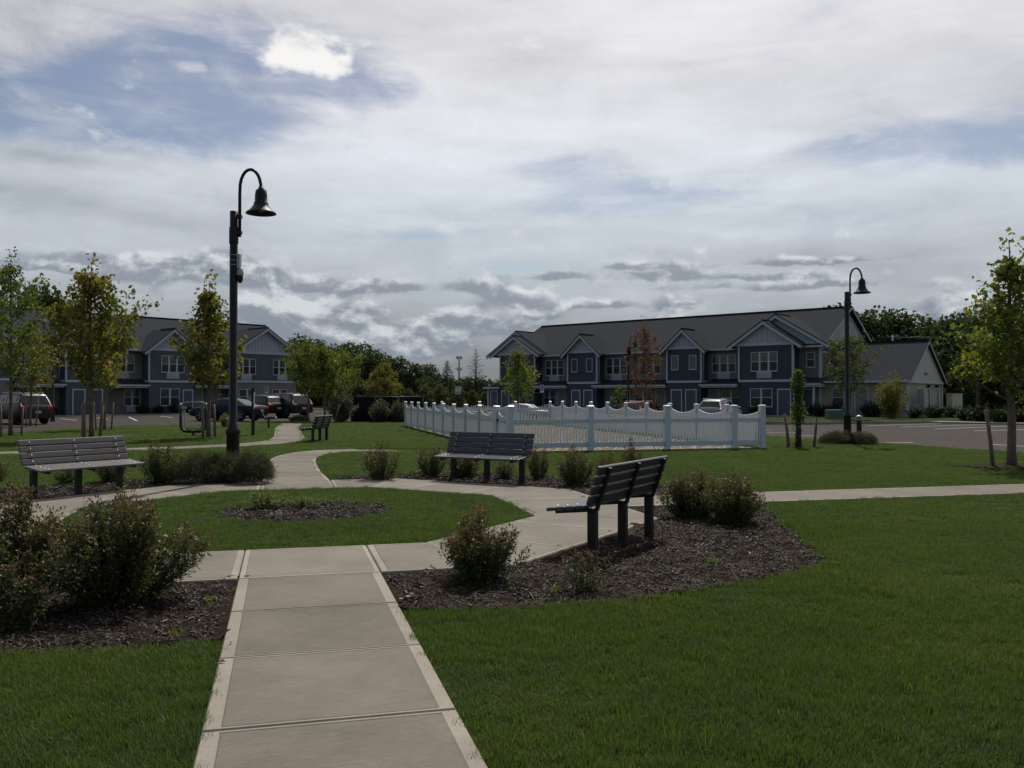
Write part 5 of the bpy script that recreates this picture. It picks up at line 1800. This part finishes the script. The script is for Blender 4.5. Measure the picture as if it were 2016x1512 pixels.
# ------------------------------------------------------------------ woods behind
def oak_mesh(seed, H, rad, n, lsize, lmat, base=.18):
    rg = np.random.default_rng(seed); r = random.Random(seed)
    tb = MB()
    tb.tube([(0, 0, -.3), (r.uniform(-.2, .2), 0, H * .3), (r.uniform(-.3, .3), 0, H * .75)], [.28, .2, .06], 7)
    blobs = []
    nb = 24
    for k in range(nb):
        a = k * 2.4 + r.uniform(-.4, .4); t = k / nb
        z = H * (base + (.90 - base) * t)
        rr = rad * (math.sin(math.pi * min(1, .25 + .70 * t)) ** .6) * r.uniform(.35, .92)
        c = (math.cos(a) * rr, math.sin(a) * rr, z + r.uniform(-.06, .06) * H)
        blobs.append((c, rad * r.uniform(.20, .40)))
        tb.tube([(0, 0, max(.5, z - rr * .9)), (c[0] * .5, c[1] * .5, z - rr * .3), c], [.08, .05, .02], 4, cap=False)
    blobs.append(((r.uniform(-.3, .3), 0, H * .93), rad * .28))
    m_ = n // len(blobs)
    Vs = []
    for c, br in blobs:
        d = runit(rg, m_)
        q = br * (.45 + .62 * rg.random(m_) ** .5)[:, None]
        P = np.array(c) + d * q * np.array([1.15, 1.15, .85])
        N = d * .7 + runit(rg, m_) * .7 + np.array([0, 0, .3])
        ls = lsize * rg.uniform(.6, 1.3, m_)
        Vs.append(leaf_quads(P, N, runit(rg, m_), ls, ls * .9))
    return tb.mesh('trunk', M['bark_d']), quads_mesh('crown', np.vstack(Vs), 4, lmat)
OAKS = [oak_mesh(200 + k, 10, (3.9, 4.4, 3.4, 4.8)[k], (3600, 4200, 3200, 4600)[k], .42, L_OAK, (.10, .14, .06, .12)[k]) for k in range(4)]
OAKG = [oak_mesh(220 + k, 10, (4.0, 3.6)[k], 3600, .42, leafmat('mid_green_leaf_%d' % k, [(0, (.04, .055, .022)), (.6, (.07, .088, .032)), (1, (.11, .115, .045))], .35), .05) for k in range(2)]
ORD = 'leftmost,second,third,fourth,fifth,sixth,seventh,eighth,ninth,tenth,eleventh,twelfth,thirteenth'.split(',')
def wood(lst, group, label, meshes, Y0, dY, seed):
    r = random.Random(seed)
    lst = sorted(lst)
    for kk, (px, top) in enumerate(lst):
        Y = Y0 + r.uniform(-dY, dY)
        H = (EYE + (779 - top) * Y / FPX)
        s_ = H / 9.8
        m_ = r.choice(meshes)
        t = put_tree('oak_tree', AX(px, Y), Y, m_, label % ORD[kk], group, 'tree', r.uniform(0, 6.28), s_, -.4)
wood([(590, 662), (620, 668), (655, 684), (688, 676), (718, 678), (742, 690), (786, 700), (760, 698), (815, 712), (846, 716)], 'dark oaks beyond the left block', 'dark green oak in the wood between the two blocks, %s from the left', OAKS, 132, 10, 3)
wood([(1650, 601), (1688, 618), (1725, 612), (1762, 610), (1800, 622), (1838, 628), (1872, 622), (1905, 618), (1950, 610), (2000, 618), (2060, 612), (2120, 622)], 'dark oaks beyond the right wing', 'tall dark oak in the wood behind the right wing, %s from the left', OAKS, 104, 6, 5)
wood([(700, 738), (735, 745), (775, 752), (805, 760), (838, 752), (868, 752), (902, 756), (930, 762), (955, 766), (985, 760), (660, 740), (1010, 752)], 'lower trees filling the gap between the blocks', 'lower green tree in front of the wood between the blocks, %s from the left', OAKG, 112, 8, 7)
wood([(1680, 690), (1730, 700), (1790, 700), (1850, 690), (1890, 700), (1940, 690), (1990, 700)], 'undergrowth trees beyond the right wing', 'low dark tree at the foot of the wood behind the wing, %s from the left', OAKG, 96, 3, 9)
wood([(75, 566), (100, 575)], 'tree tops over the left roof', 'tree top over the roof ridge of the left block, %s of the two', OAKS, 112, 2, 13)
# far wood as one mass
fw_pts, fw_r, fw_s = [], [], []
for k in range(900):
    a = npr.uniform(-.75, .75); Y = npr.uniform(165, 200)
    fw_pts.append((math.tan(a) * Y, Y, npr.uniform(0, 2.9))); fw_r.append((npr.uniform(-.5, .5), npr.uniform(-.5, .5), npr.uniform(0, 6.28))); fw_s.append((npr.uniform(1.4, 2.6),) * 3)
rg = np.random.default_rng(77)
n = 420
d = runit(rg, n)
clump = quads_mesh('leaf_clump', leaf_quads(d * (.4 + .6 * rg.random(n))[:, None], d + runit(rg, n) * .6, runit(rg, n), np.full(n, .30), np.full(n, .26)), 4, L_OAK)
scatter('distant_woods', fw_pts, fw_r, fw_s, [clump])
# spruce
def spruce_mesh(seed, H, rad, bare=False):
    rg = np.random.default_rng(seed); r = random.Random(seed)
    tb = MB()
    tb.tube([(0, 0, -.3), (0, 0, H * .5), (0, 0, H)], [.16 if not bare else .2, .11, .015], 7)
    C, D = [], []
    nl = 64 if not bare else 70
    for i in range(nl):
        t = i / nl
        z = H * (.12 + .86 * t)
        a = i * 2.4 + r.uniform(-.3, .3)
        L = rad * (1 - t) ** .8 * r.uniform(.7, 1.15) + .1
        e = Vector((math.cos(a) * L, math.sin(a) * L, z + (-.18 * L if not bare else .12 * L)))
        q = [Vector((0, 0, z)), Vector((math.cos(a) * L * .5, math.sin(a) * L * .5, z + (.02 if not bare else -.04) * L)), e]
        tb.tube(q, [.05, .035, .014] if bare else [.03, .02, .008], 4, cap=False)
        for k in range(6):
            s_ = .25 + .75 * k / 6
            p = q[0].lerp(q[1], s_ * 2) if s_ < .5 else q[1].lerp(q[2], s_ * 2 - 1)
            if bare:
                w_ = Vector((r.gauss(0, 1), r.gauss(0, 1), r.gauss(.2, .5))).normalized() * L * .3
                tb.tube([p, p + w_], [.022, .008], 3, cap=False)
            for j in range(9):
                C.append(p); D.append(Vector((math.cos(a), math.sin(a), -.2)))
    if bare: return tb.mesh('trunk', mat('dead_bark', (.035, .030, .028), .9, .1)), None
    C = np.array([tuple(c) for c in C]); D = np.array([tuple(c) for c in D]); n = len(C)
    V = leaf_quads(C + rg.normal(size=(n, 3)) * .07, runit(rg, n) + np.array([0, 0, .8]), D + runit(rg, n) * .8, rg.uniform(.18, .38, n) * np.clip(1.25 - C[:, 2] / H, .25, 1), .13 * np.clip(1.25 - C[:, 2] / H, .3, 1))
    return tb.mesh('trunk', M['bark_d']), quads_mesh('crown', V, 4, L_PINE)
sp = spruce_mesh(1, 6.9, 1.9)
put_tree('spruce_tree', AX(880, 122), 122, sp, 'dark pointed spruce sticking up left of the cell tower', None, 'tree', 0, 1, -.4)
bt = spruce_mesh(2, 9.7, 2.9, True)
t = empty('dead_tree', (AX(937, 140), 140, -.5), 0, 'bare dead conifer against the sky between the cell tower and the right block', 'tree')
link('trunk', bt[0], t)
# cell tower far off
ct = empty('cell_tower', (AX(904, 600), 600, 0), 0, 'thin grey cell tower with two rings of antennas far away', 'tower')
MB().tube([(0, 0, 0), (0, 0, 28.2)], [.9, .6], 8).build('mast', M['galv'], ct)
for k in range(12):
    a = k * math.pi / 6
    for zc, rr, hh in ((27.3, 1.9, 1.9), (19.6, 2.1, 2.0)):
        if zc < 20 and k % 2: continue
        MB().box(-.3, .3, -.12, .12, -hh / 2, hh / 2).build('antenna', M['galv'], ct, (math.cos(a) * rr, math.sin(a) * rr, zc), a + math.pi / 2)
for zc, rr in ((27.3, 1.75), (19.6, 1.95)):
    MB().lathe([(rr, zc - .1), (rr + .1, zc - .1), (rr + .1, zc + .1), (rr, zc + .1)], 16).build('antenna_ring', M['galv'], ct)
# small white house
hs = empty('small_house', (AX(823, 128), 128, -.2), R(8), 'small white gabled house with brown roof far between the trees', 'house')
MB().box(-.75, .75, 0, 6, 0, 2.6).build('wall', M['board'], hs)
MB().prism([(-1.35, 2.35), (1.35, 2.35), (0, 4.0)], 'y', -.3, -.05).build('gable', M['board'], hs, fix=True)
for s_ in (-1, 1):
    MB().prism([(0, 4.0), (0, 4.16), (s_ * 1.62, 2.2), (s_ * 1.5, 2.1)], 'y', -.45, 6.3).build('roof', mat('brown_roof', (.09, .05, .04), .9), hs, fix=True)
wv = MB().box(-.25, .2, -.36, -.301, 2.75, 3.25).build('window', M['glass_dn'], hs)
MB().box(-.2, .5, -.06, -.001, 0, 2.0).build('door', mat('brown_door', (.05, .03, .025), .7), hs)

# utility pole and wires on the right
up_ = empty('utility_pole', (AX(1758, 90), 90, -.3), 0, 'wooden utility pole with crossarm above the wing roof', 'utility pole')
MB().tube([(0, 0, 0), (0, 0, 8.0)], [.17, .12], 8).build('mast', M['galv'], up_)
MB().box(-1.6, 1.6, -.06, .06, 7.7, 7.85).build('crossarm', M['bark_d'], up_)
for xx in (-1.4, -.5, .5, 1.4):
    MB().tube([(xx, 0, 7.85), (xx, 0, 8.02)], .05, 6).build('insulator', M['galv'], up_)
for k, (xx, z0, z1) in enumerate(((1.4, 7.9, 7.75), (-.5, 7.9, 7.0), (.5, 6.2, 6.1), (0, 3.9, 3.7))):
    p0 = Vector((AX(1758, 90) + xx, 90, z0 - .3)); p1 = Vector((AX(1758, 90) + 34, 86, z1))
    pts = [p0.lerp(p1, t / 10) - Vector((0, 0, .5 * 4 * (t / 10) * (1 - t / 10))) for t in range(11)]
    o = MB().tube(pts, .014, 4).build('power_line', M['blackpole'])
    tag(o, ('topmost power line running right from the utility pole', 'second power line from the top, running right from the utility pole', 'third power line below the crossarm of the utility pole', 'lowest power line in front of the dark oaks')[k], 'cable')

# black screened fence
x0_, x1_ = AX(692, 53.5), AX(800, 53.5)
bf = empty('screen_fence', (x0_, 53.5, -.05), 0, 'black screened chain link fence behind the lawn left of the white fence', 'fence')
Lf = x1_ - x0_ + 1.0
for k in range(4):
    MB().tube([(k * Lf / 3, 0, -.1), (k * Lf / 3, 0, 1.62)], .04, 8).lathe([(.05, 1.62), (.05, 1.66), (.001, 1.70)], 8, (k * Lf / 3, 0)).build('post', M['black'], bf)
for k in range(3):
    MB().box(k * Lf / 3 + .045, (k + 1) * Lf / 3 - .045, -.012, .012, .04, 1.52).build('screen', M['screen'], bf)
for z in (.04, 1.55):
    MB().tube([(0, .03, z), (Lf, .03, z)], .022, 6).build('rail', M['black'], bf)
MB().box(.1, .45, -.06, -.02, .88, .93).build('latch', M['galv'], bf)
MB().tube([(AX(745, 53.5) - x0_ + t * .74, -.03, 1.43 - .42 * t ** 1.7) for t in np.linspace(0, 1.05, 9)], .026, 5).build('cable', M['galv'], bf)
for k, px in enumerate((655, 705)):
    pass
st = stake(AX(657, 51), 51, 1.1, 'leaning grey stake left of the round silvery shrub', .35, 0, .04)

# ------------------------------------------------------------------ signs
def post_sign(name, px, Y, z0, z1, w, label, cat, draw, zbot=-.1, th=.03):
    s_ = empty(name, (AX(px, Y), Y, 0), 0, label, cat)
    MB().box(-th / 2, th / 2, -.015, .015, zbot, z1 + .02).build('post', M['black'], s_)
    draw(s_, z0, z1, w)
    return s_
def dis(s_, z0, z1, w):
    p = MB().box(-w / 2, w / 2, -.03, -.016, z0, z1).build('sign_plate', M['sign_white'], s_)
    MB().box(-w / 2 + .03, w / 2 - .03, -.034, -.0301, z0 + .14, z1 - .03).build('symbol_field', M['blue_sign'], p)
    zc = (z0 + z1) / 2 + .03
    g = MB()
    g.tube([(.01 + .075 * math.cos(t), -.037, zc - .05 + .075 * math.sin(t)) for t in np.linspace(-3.4, .9, 12)], .011, 4)
    g.bar((-.02, -.037, zc + .10), (-.01, -.037, zc - .01), .025, .006, 0, (0, 1, 0)).bar((-.01, -.037, zc - .01), (.07, -.037, zc - .02), .022, .006, 0, (0, 1, 0)).bar((.07, -.037, zc - .02), (.09, -.037, zc - .10), .02, .006, 0, (0, 1, 0))
    g.lathe([(.001, -.02), (.022, 0), (.001, .02)], 8)
    g2 = g.build('wheelchair_symbol', M['sign_white'], p)
    q = MB().lathe([(.001, zc + .12), (.022, zc + .14), (.001, zc + .16)], 8, (-.02, -.036)).build('symbol_head', M['sign_white'], p)
post_sign('parking_sign', 1067, 68, 1.8, 2.40, .28, 'small blue wheelchair parking sign on a post at the left end of the white fence', 'sign', dis)
post_sign('parking_sign', 525, 72, 1.75, 2.32, .28, 'small blue wheelchair parking sign in front of the left end gable', 'sign', dis)
def yld(s_, z0, z1, w):
    p = MB().box(-w / 2, w / 2, -.03, -.016, z0, z1).build('sign_plate', M['sign_white'], s_)
    a = w * .27; zt = z1 - .07; zb = zt - .32 * (z1 - z0)
    t = MB()
    for q, r_ in (((-a, zt), (a, zt)), ((a, zt), (0, zb)), ((0, zb), (-a, zt))):
        t.bar((q[0], -.034, q[1]), (r_[0], -.034, r_[1]), .045, .005, 0, (0, 1, 0))
    t.build('triangle_symbol', M['sign_red'], p)
    f = MB()
    for xx, s2 in ((-.13, .8), (-.02, .9), (.13, 1.15)):
        f.bar((xx, -.034, z0 + .05), (xx + .01, -.034, z0 + .05 + .17 * s2), .06, .005, 0, (0, 1, 0))
        f.bar((xx - .045, -.0345, z0 + .05), (xx, -.0345, z0 + .13), .025, .005, 0, (0, 1, 0))
        f.lathe([(.001, z0 + .05 + .18 * s2), (.03, z0 + .05 + .21 * s2), (.001, z0 + .05 + .25 * s2)], 8, (xx + .012, -.033))
    f.build('walking_figures', M['sign_black'], p)
post_sign('pedestrian_sign', 902, 75, 1.70, 2.35, .48, 'white yield to walkers sign with red triangle before the dark trees', 'sign', yld, th=.05)
def tri(s_, z0, z1, w):
    MB().prism([(-w / 2, z1), (w / 2, z1), (0, z0)], 'y', -.03, -.016).build('sign_plate', M['galv'], s_, fix=True)
    t = MB()
    for q, r_ in (((-w / 2, z1), (w / 2, z1)), ((w / 2, z1), (0, z0)), ((0, z0), (-w / 2, z1))):
        t.bar((q[0], -.034, q[1]), (r_[0], -.034, r_[1]), .05, .006, 0, (0, 1, 0))
    t.build('border', M['black'], s_)
post_sign('yield_sign', 46, 50, 2.40, 2.62, .30, 'small triangular yield sign among the left trees above the brown car', 'sign', tri)
nb_ = empty('notice_board', (AX(498.5, 35), 35, 0), R(104), 'narrow black two post notice board seen nearly edge on, right of the tall lamp', 'sign')
for yy in (-.45, .45):
    MB().box(yy - .045, yy + .045, -.045, .045, -.1, 1.86).build('post', M['black'], nb_)
MB().box(-.40, .40, -.03, .03, 1.0, 1.75).build('panel', M['black'], nb_)
MB().box(-.34, .34, -.036, -.0301, 1.06, 1.69).build('notice', M['sign_white'], nb_)
# beige box on a post
bb_ = empty('boxed_sign', (AX(1879, 66), 66, 0), R(25), 'beige boxed in board on a single post right of the wing', 'sign')
MB().box(-.55, .55, -.25, .25, .62, 1.70).build('box', M['beige'], bb_)
MB().box(-.58, .58, -.28, .28, 1.701, 1.74).build('lid', M['beige'], bb_)
MB().box(-.11, .11, -.1, .1, -.1, .618).build('post', M['beige'], bb_)
# meter stack by the wing gable
ms = empty('utility_meter', frame_pts((23.6, 69.6), ang_r, [(7.75, 1.9)])[0] + (0,), ang_r + R(90), 'grey stack of utility meters against the wing gable', 'utility box')
MB().box(-.75, -.05, -.2, .2, 0, 2.05).build('cabinet', M['galv'], ms)
for k in range(3):
    z = .45 + k * .45
    o = MB().box(-.04, .5, -.15, .15, z, z + .38).build('meter_box', M['galv'], ms)
    MB().box(0, .46, -.16, -.1501, z + .30, z + .34).build('label_strip', M['sign_white'], o)
# green transformer box
tb_ = empty('transformer_box', (AX(1642, 59.5), 59.5, -.01), R(-8), 'low green utility box on the grass in front of the right block', 'utility box')
MB().prism([(-.5, 0), (-.5, .50), (-.42, .64), (.45, .64), (.5, .5), (.5, 0)], 'x', -.5, .5).build('body', M['util'], tb_, fix=True)
MB().box(-.53, .53, -.53, .53, .50, .54).build('lid_edge', M['util'], tb_)

# ------------------------------------------------------------------ exercise machines
x, y = G(381, 857)
ex = empty('exercise_machine', (x, y, -.03), 0, 'green U framed walking exercise machine on the lawn', 'exercise machine')
hw = .50
U_ = [(-hw, 0, 1.20)] + [(-hw, 0, .42)] + [(-hw + .24 - .24 * math.cos(t), 0, .42 - .24 * math.sin(t)) for t in np.linspace(.2, math.pi / 2, 6)] + \
     [(hw - .24 + .24 * math.sin(t), 0, .42 - .24 * math.cos(t)) for t in np.linspace(0, math.pi / 2 - .2, 6)] + [(hw, 0, .42), (hw, 0, 1.20)]
MB().tube(U_, .055, 10).build('frame', M['green_paint'], ex)
MB().tube([(0, 0, -.1), (0, 0, .19)], .06, 10).lathe([(.10, .0), (.10, .03), (.06, .04)], 10).build('pedestal', M['green_paint'], ex)
for s_ in (-1, 1):
    MB().lathe([(.06, 1.20), (.06, 1.25), (.045, 1.29), (.001, 1.31)], 12, (s_ * hw, 0)).build('cap', M['galv'], ex)
    p = MB().tube([(s_ * (hw - .16), 0, 1.13), (s_ * (hw - .16), .02, .5), (s_ * (hw - .20), .04, .36), (s_ * (hw - .30), .05, .30)], .022, 8)
    p.box(s_ * (hw - .11) - .1, s_ * (hw - .11) + .1, -.05, .05, 1.08, 1.16)
    o = p.build('pendulum', M['galv'], ex)
    MB().box(min(s_ * .07, s_ * .26), max(s_ * .07, s_ * .26), -.1, .22, .275, .31).build('foot_plate', M['black'], o)
MB().tube([(-hw + .02, .0, 1.22), (-hw + .20, -.02, 1.34), (hw - .1, -.02, 1.34), (hw, 0, 1.25)], .016, 8).build('handle_bar', M['galv'], ex)
x, y = G(529, 842)
fs_ = empty('exercise_machine', (x, y, -.03), R(8), 'small black exercise seat on one post beside the far path', 'exercise machine')
MB().tube([(0, 0, -.1), (0, 0, .42)], .05, 10).build('post', M['black'], fs_)
MB().bar((-.18, 0, .43), (.38, 0, .50), .34, .05).build('seat', M['black'], fs_)
MB().bar((-.16, 0, .45), (-.40, 0, .92), .34, .05).build('backrest', M['black'], fs_)
MB().tube([(.38, .12, .5), (.30, .12, .54)], .02, 6).build('handle', M['steel'], fs_)

# ------------------------------------------------------------------ parked cars
def paint(name, c, metal=.3):
    m_ = mat(name, tuple(q * .7 for q in c), .40, .15, 0)
    m_.node_tree.nodes['Principled BSDF'].inputs['Coat Weight'].default_value = .04
    m_.node_tree.nodes['Principled BSDF'].inputs['Coat Roughness'].default_value = .06
    return m_
def make_car(label, loc, heading, col, kind='suv', z=0.0, cat='car'):
    """heading: direction the nose points (radians from +x); local +x is forward"""
    root = empty('parked_car', (loc[0], loc[1], z), heading, label, cat, 'parked cars')
    # stations: x, half width, sill z, belt z, roof z, roof half width
    if kind == 'suv':
        L, Wd, H = 4.85, .94, 1.76
        st = [(-2.42, .78, .42, .80, .80, .78), (-2.36, .88, .36, 1.02, 1.03, .82), (-2.28, .92, .34, 1.08, 1.10, .86), (-2.02, .935, .32, 1.10, 1.66, .70), (-1.75, .94, .30, 1.10, 1.74, .70), (-.6, .94, .28, 1.08, 1.76, .71), (.35, .94, .28, 1.06, 1.70, .69),
              (1.08, .94, .28, 1.03, 1.07, .80), (1.25, .93, .28, 1.02, 1.05, .80), (2.0, .91, .28, .95, 1.0, .74), (2.30, .86, .32, .84, .88, .68), (2.42, .74, .40, .70, .72, .62)]
        wx, wr = (-1.42, 1.46), .37
    elif kind == 'hatch':
        L, Wd, H = 4.4, .90, 1.62
        st = [(-2.18, .74, .42, .78, .78, .74), (-2.14, .84, .36, .98, .99, .78), (-2.05, .88, .34, 1.04, 1.06, .80), (-1.66, .895, .32, 1.06, 1.52, .62), (-1.35, .90, .30, 1.05, 1.60, .63), (-.4, .90, .28, 1.02, 1.62, .65), (.45, .90, .28, .99, 1.55, .62),
              (1.15, .90, .28, .96, 1.00, .76), (1.3, .89, .28, .95, .98, .76), (1.9, .87, .28, .86, .90, .70), (2.12, .82, .32, .74, .77, .62), (2.2, .70, .40, .62, .64, .58)]
        wx, wr = (-1.32, 1.32), .33
    else:
        L, Wd, H = 4.85, .91, 1.45
        st = [(-2.42, .76, .42, .72, .72, .72), (-2.38, .84, .36, .90, .91, .74), (-2.25, .88, .34, .96, .99, .76), (-1.72, .90, .32, .97, 1.02, .76), (-1.00, .91, .30, .96, 1.37, .60), (-.5, .91, .28, .95, 1.44, .60), (.1, .91, .28, .94, 1.45, .60), (.42, .91, .28, .93, 1.40, .59),
              (1.22, .91, .28, .90, .94, .76), (1.35, .90, .28, .89, .92, .76), (2.0, .87, .28, .80, .84, .70), (2.30, .82, .32, .70, .73, .62), (2.42, .68, .40, .60, .62, .56)]
        wx, wr = (-1.40, 1.42), .34
    nst = len(st)
    mb = MB()
    ring = []
    for x, w, sz, bz, rz_, rw in st:
        row = [(x, 0, sz), (x, w * .86, sz), (x, w * .985, sz + .10), (x, w, (sz + bz) / 2 + .05), (x, w * .97, bz - .03), (x, w * .945, bz), (x, rw, rz_ - .03), (x, rw * .9, rz_), (x, rw * .45, rz_ + .012), (x, 0, rz_ + .018)]
        ring.append(row)
    k = len(ring[0])
    for s_ in (1, -1):
        for row in ring:
            mb.v += [(p[0], p[1] * s_, p[2]) for p in row]
    def idx(side, i, j): return side * nst * k + i * k + j
    for side in (0, 1):
        for i in range(nst - 1):
            for j in range(k - 1):
                f = [idx(side, i, j), idx(side, i + 1, j), idx(side, i + 1, j + 1), idx(side, i, j + 1)]
                mb.f.append(f if side == 1 else f[::-1]); mb.mi.append(0); mb.sm.append(True)
        for e in (0, nst - 1):
            mb.f.append([idx(side, e, j) for j in range(k)]); mb.mi.append(0); mb.sm.append(False)
    body = mb.build('body', col, root, fix=True)
    # glass a few mm proud of the body shell
    def patch(name, pts, mtl, off=.006, parent=root):
        p = [Vector(q) for q in pts]
        nrm = (p[1] - p[0]).cross(p[2] - p[0]).normalized()
        c = sum(p, Vector()) / len(p)
        out = c - Vector((c.x * .6, 0, .7))
        if nrm.dot(out) < 0: nrm = -nrm
        q = [a + nrm * off for a in p] + [a - nrm * .004 for a in p]
        n_ = len(p)
        return MB().add(q, [list(range(n_))] + [(a, (a + 1) % n_, n_ + (a + 1) % n_, n_ + a) for a in range(n_)]).build(name, mtl, parent, fix=True)
    def side_pt(i, t, s_):
        a = ring[i][5]; b = ring[i][6]
        return (a[0] + (b[0] - a[0]) * t, (a[1] + (b[1] - a[1]) * t) * s_, a[2] + (b[2] - a[2]) * t)
    cab = [i for i in range(nst) if st[i][4] - st[i][3] > .25]
    i0, i1 = cab[0], cab[-1]
    def lerp3(a, b, t): return tuple(a[q] + (b[q] - a[q]) * t for q in range(3))
    for s_ in (1, -1):
        lo0, hi0 = side_pt(i0, .14, s_), side_pt(i0, .86, s_)
        # windows between stations
        ids = cab
        for a, b in zip(ids[:-1], ids[1:]):
            A, B_, C_, D_ = side_pt(a, .16, s_), side_pt(b, .16, s_), side_pt(b, .86, s_), side_pt(a, .86, s_)
            patch('side_window', [lerp3(A, B_, .06), lerp3(A, B_, .94), lerp3(D_, C_, .94), lerp3(D_, C_, .06)], M['car_glass'])
        # front quarter glass
        A = side_pt(i1, .16, s_); D_ = side_pt(i1, .86, s_); B_ = ring[i1 + 1][5]
        B_ = (B_[0] - .12, B_[1] * s_ * .985, B_[2] + .05)
        patch('side_window', [lerp3(A, B_, .05), B_, lerp3(D_, B_, .06)], M['car_glass'])
    # windscreen and rear window
    for name, ia, ib in (('windscreen', i1, i1 + 1), ('rear_window', i0, i0 - 1)):
        top = ring[ia][7]; bot = ring[ib][7]
        T_ = lerp3(top, bot, .10); B2 = lerp3(top, bot, .90)
        patch(name, [(T_[0], T_[1] * .98, T_[2]), (B2[0], B2[1] * 1.0, B2[2]), (B2[0], -B2[1] * 1.0, B2[2]), (T_[0], -T_[1] * .98, T_[2])], M['car_glass'], .012)
    # wheels
    for x in wx:
        for s_ in (1, -1):
            yo = s_ * (Wd - .10)
            w_ = MB()
            prof = [(wr - .11, -.11), (wr - .03, -.115), (wr, -.09), (wr, .09), (wr - .03, .115), (wr - .11, .11)]
            w_.lathe(prof, 20)
            tyre = w_.mesh('wheel', M['tyre']); tyre.transform(Matrix.Rotation(math.pi / 2, 4, 'X'))
            wo = link('wheel', tyre, root, (x, yo, wr))
            r_ = MB().lathe([(wr - .105, .02), (wr - .13, .05), (.10, .03), (.05, .06), (.001, .065)], 20)
            for a in range(5):
                t = a * 2 * math.pi / 5
                r_.bar((math.cos(t) * .05, math.sin(t) * .05, .085), (math.cos(t) * (wr - .12), math.sin(t) * (wr - .12), .09), .05, .03, 0, (0, 0, 1))
            rm = r_.mesh('rim', M['rim']); rm.transform(Matrix.Rotation(-math.pi / 2 * s_, 4, 'X'))
            link('rim', rm, wo, (0, s_ * .03, 0))
            # dark arch
            MB().lathe([(wr + .055, 0), (wr + .055, .03), (.001, .031)], 20).mesh('arch', M['tyre'])
            am = MB().lathe([(wr + .055, -.02), (wr + .055, .004), (.001, .005)], 20).mesh('wheel_arch', M['tyre'])
            am.transform(Matrix.Rotation(-math.pi / 2 * s_, 4, 'X'))
            link('wheel_arch', am, root, (x, s_ * (Wd - .005), wr + .01))
    xr = st[1][0]
    tz = st[1][3] - .14
    for s_ in (1, -1):
        o = MB().box(xr - .05, xr + .16, min(s_ * .56, s_ * .885), max(s_ * .56, s_ * .885), tz - .02, tz + .13).build('tail_light', M['red_lens'], root); bevel(o, .02)
        o = MB().box(st[-2][0] - .16, st[-2][0] + .05, min(s_ * .52, s_ * .82), max(s_ * .52, s_ * .82), st[-2][3] - .12, st[-2][3] - .02).build('headlight', M['galv'], root); bevel(o, .02)
        o = MB().box(st[i1 + 1][0] - .18, st[i1 + 1][0] - .04, min(s_ * Wd, s_ * (Wd + .17)), max(s_ * Wd, s_ * (Wd + .17)), st[i1 + 1][3] + .02, st[i1 + 1][3] + .16).build('wing_mirror', col, root); bevel(o, .03)
        for xx in (-.35, .55):
            MB().box(xx - .1, xx + .1, min(s_ * (Wd - .02), s_ * (Wd + .02)), max(s_ * (Wd - .02), s_ * (Wd + .02)), st[4][3] - .13, st[4][3] - .10).build('door_handle', col, root)
        if kind != 'sedan':
            MB().tube([(st[i0][0] + .15, s_ * .62, H - .02), (st[i0][0] + .3, s_ * .62, H + .045), (.35, s_ * .62, H + .02), (.45, s_ * .62, H - .06)], .018, 6).build('roof_rail', M['galv'], root)
    MB().box(st[0][0] - .06, st[0][0] + .2, -.80, .80, .40, .58).build('bumper', M['tyre'] if kind == 'suv' else col, root)
    MB().box(st[0][0] - .075, st[0][0] - .0601, -.17, .17, .62 if kind != 'sedan' else .60, .76 if kind != 'sedan' else .73).build('number_plate', M['plate'], root)
    return root
hd_l = math.atan2(.643, -.766)
make_car('brown SUV parked at the left edge in front of the left block', (-28.7, 51.3), hd_l + .08, paint('brown_paint', (.055, .042, .036)), 'suv', -.05)
make_car('dark blue sedan parked behind the tall lamp', (AX(449, 57.5), 57.5), hd_l + .45, paint('navy_paint', (.012, .018, .032)), 'sedan', -.05)
make_car('dark red brown hatchback parked between the blue sedan and the grey SUV', (AX(508, 66), 66.3), hd_l + .1, paint('maroon_paint', (.030, .018, .018)), 'hatch', -.05)
make_car('dark grey SUV parked in front of the left end gable', (AX(556, 66.5), 67), hd_l + .0, paint('graphite_paint', (.030, .032, .038)), 'suv', -.05)
make_car('silver crossover with red tail lights parked behind the white fence', (AX(1424, 57.5), 58.5), R(58), paint('silver_paint', (.33, .35, .37)), 'hatch', -.29)
make_car('red hatchback parked behind the white fence under the red maple', (AX(1270, 61.5), 63.0), R(58), paint('red_paint', (.30, .035, .02), .1), 'hatch', -.45)
make_car('white car parked behind the pickets in front of the left end bay', (AX(1020, 60), 62), R(160), paint('white_paint', (.55, .56, .57), 0), 'sedan', -.44)
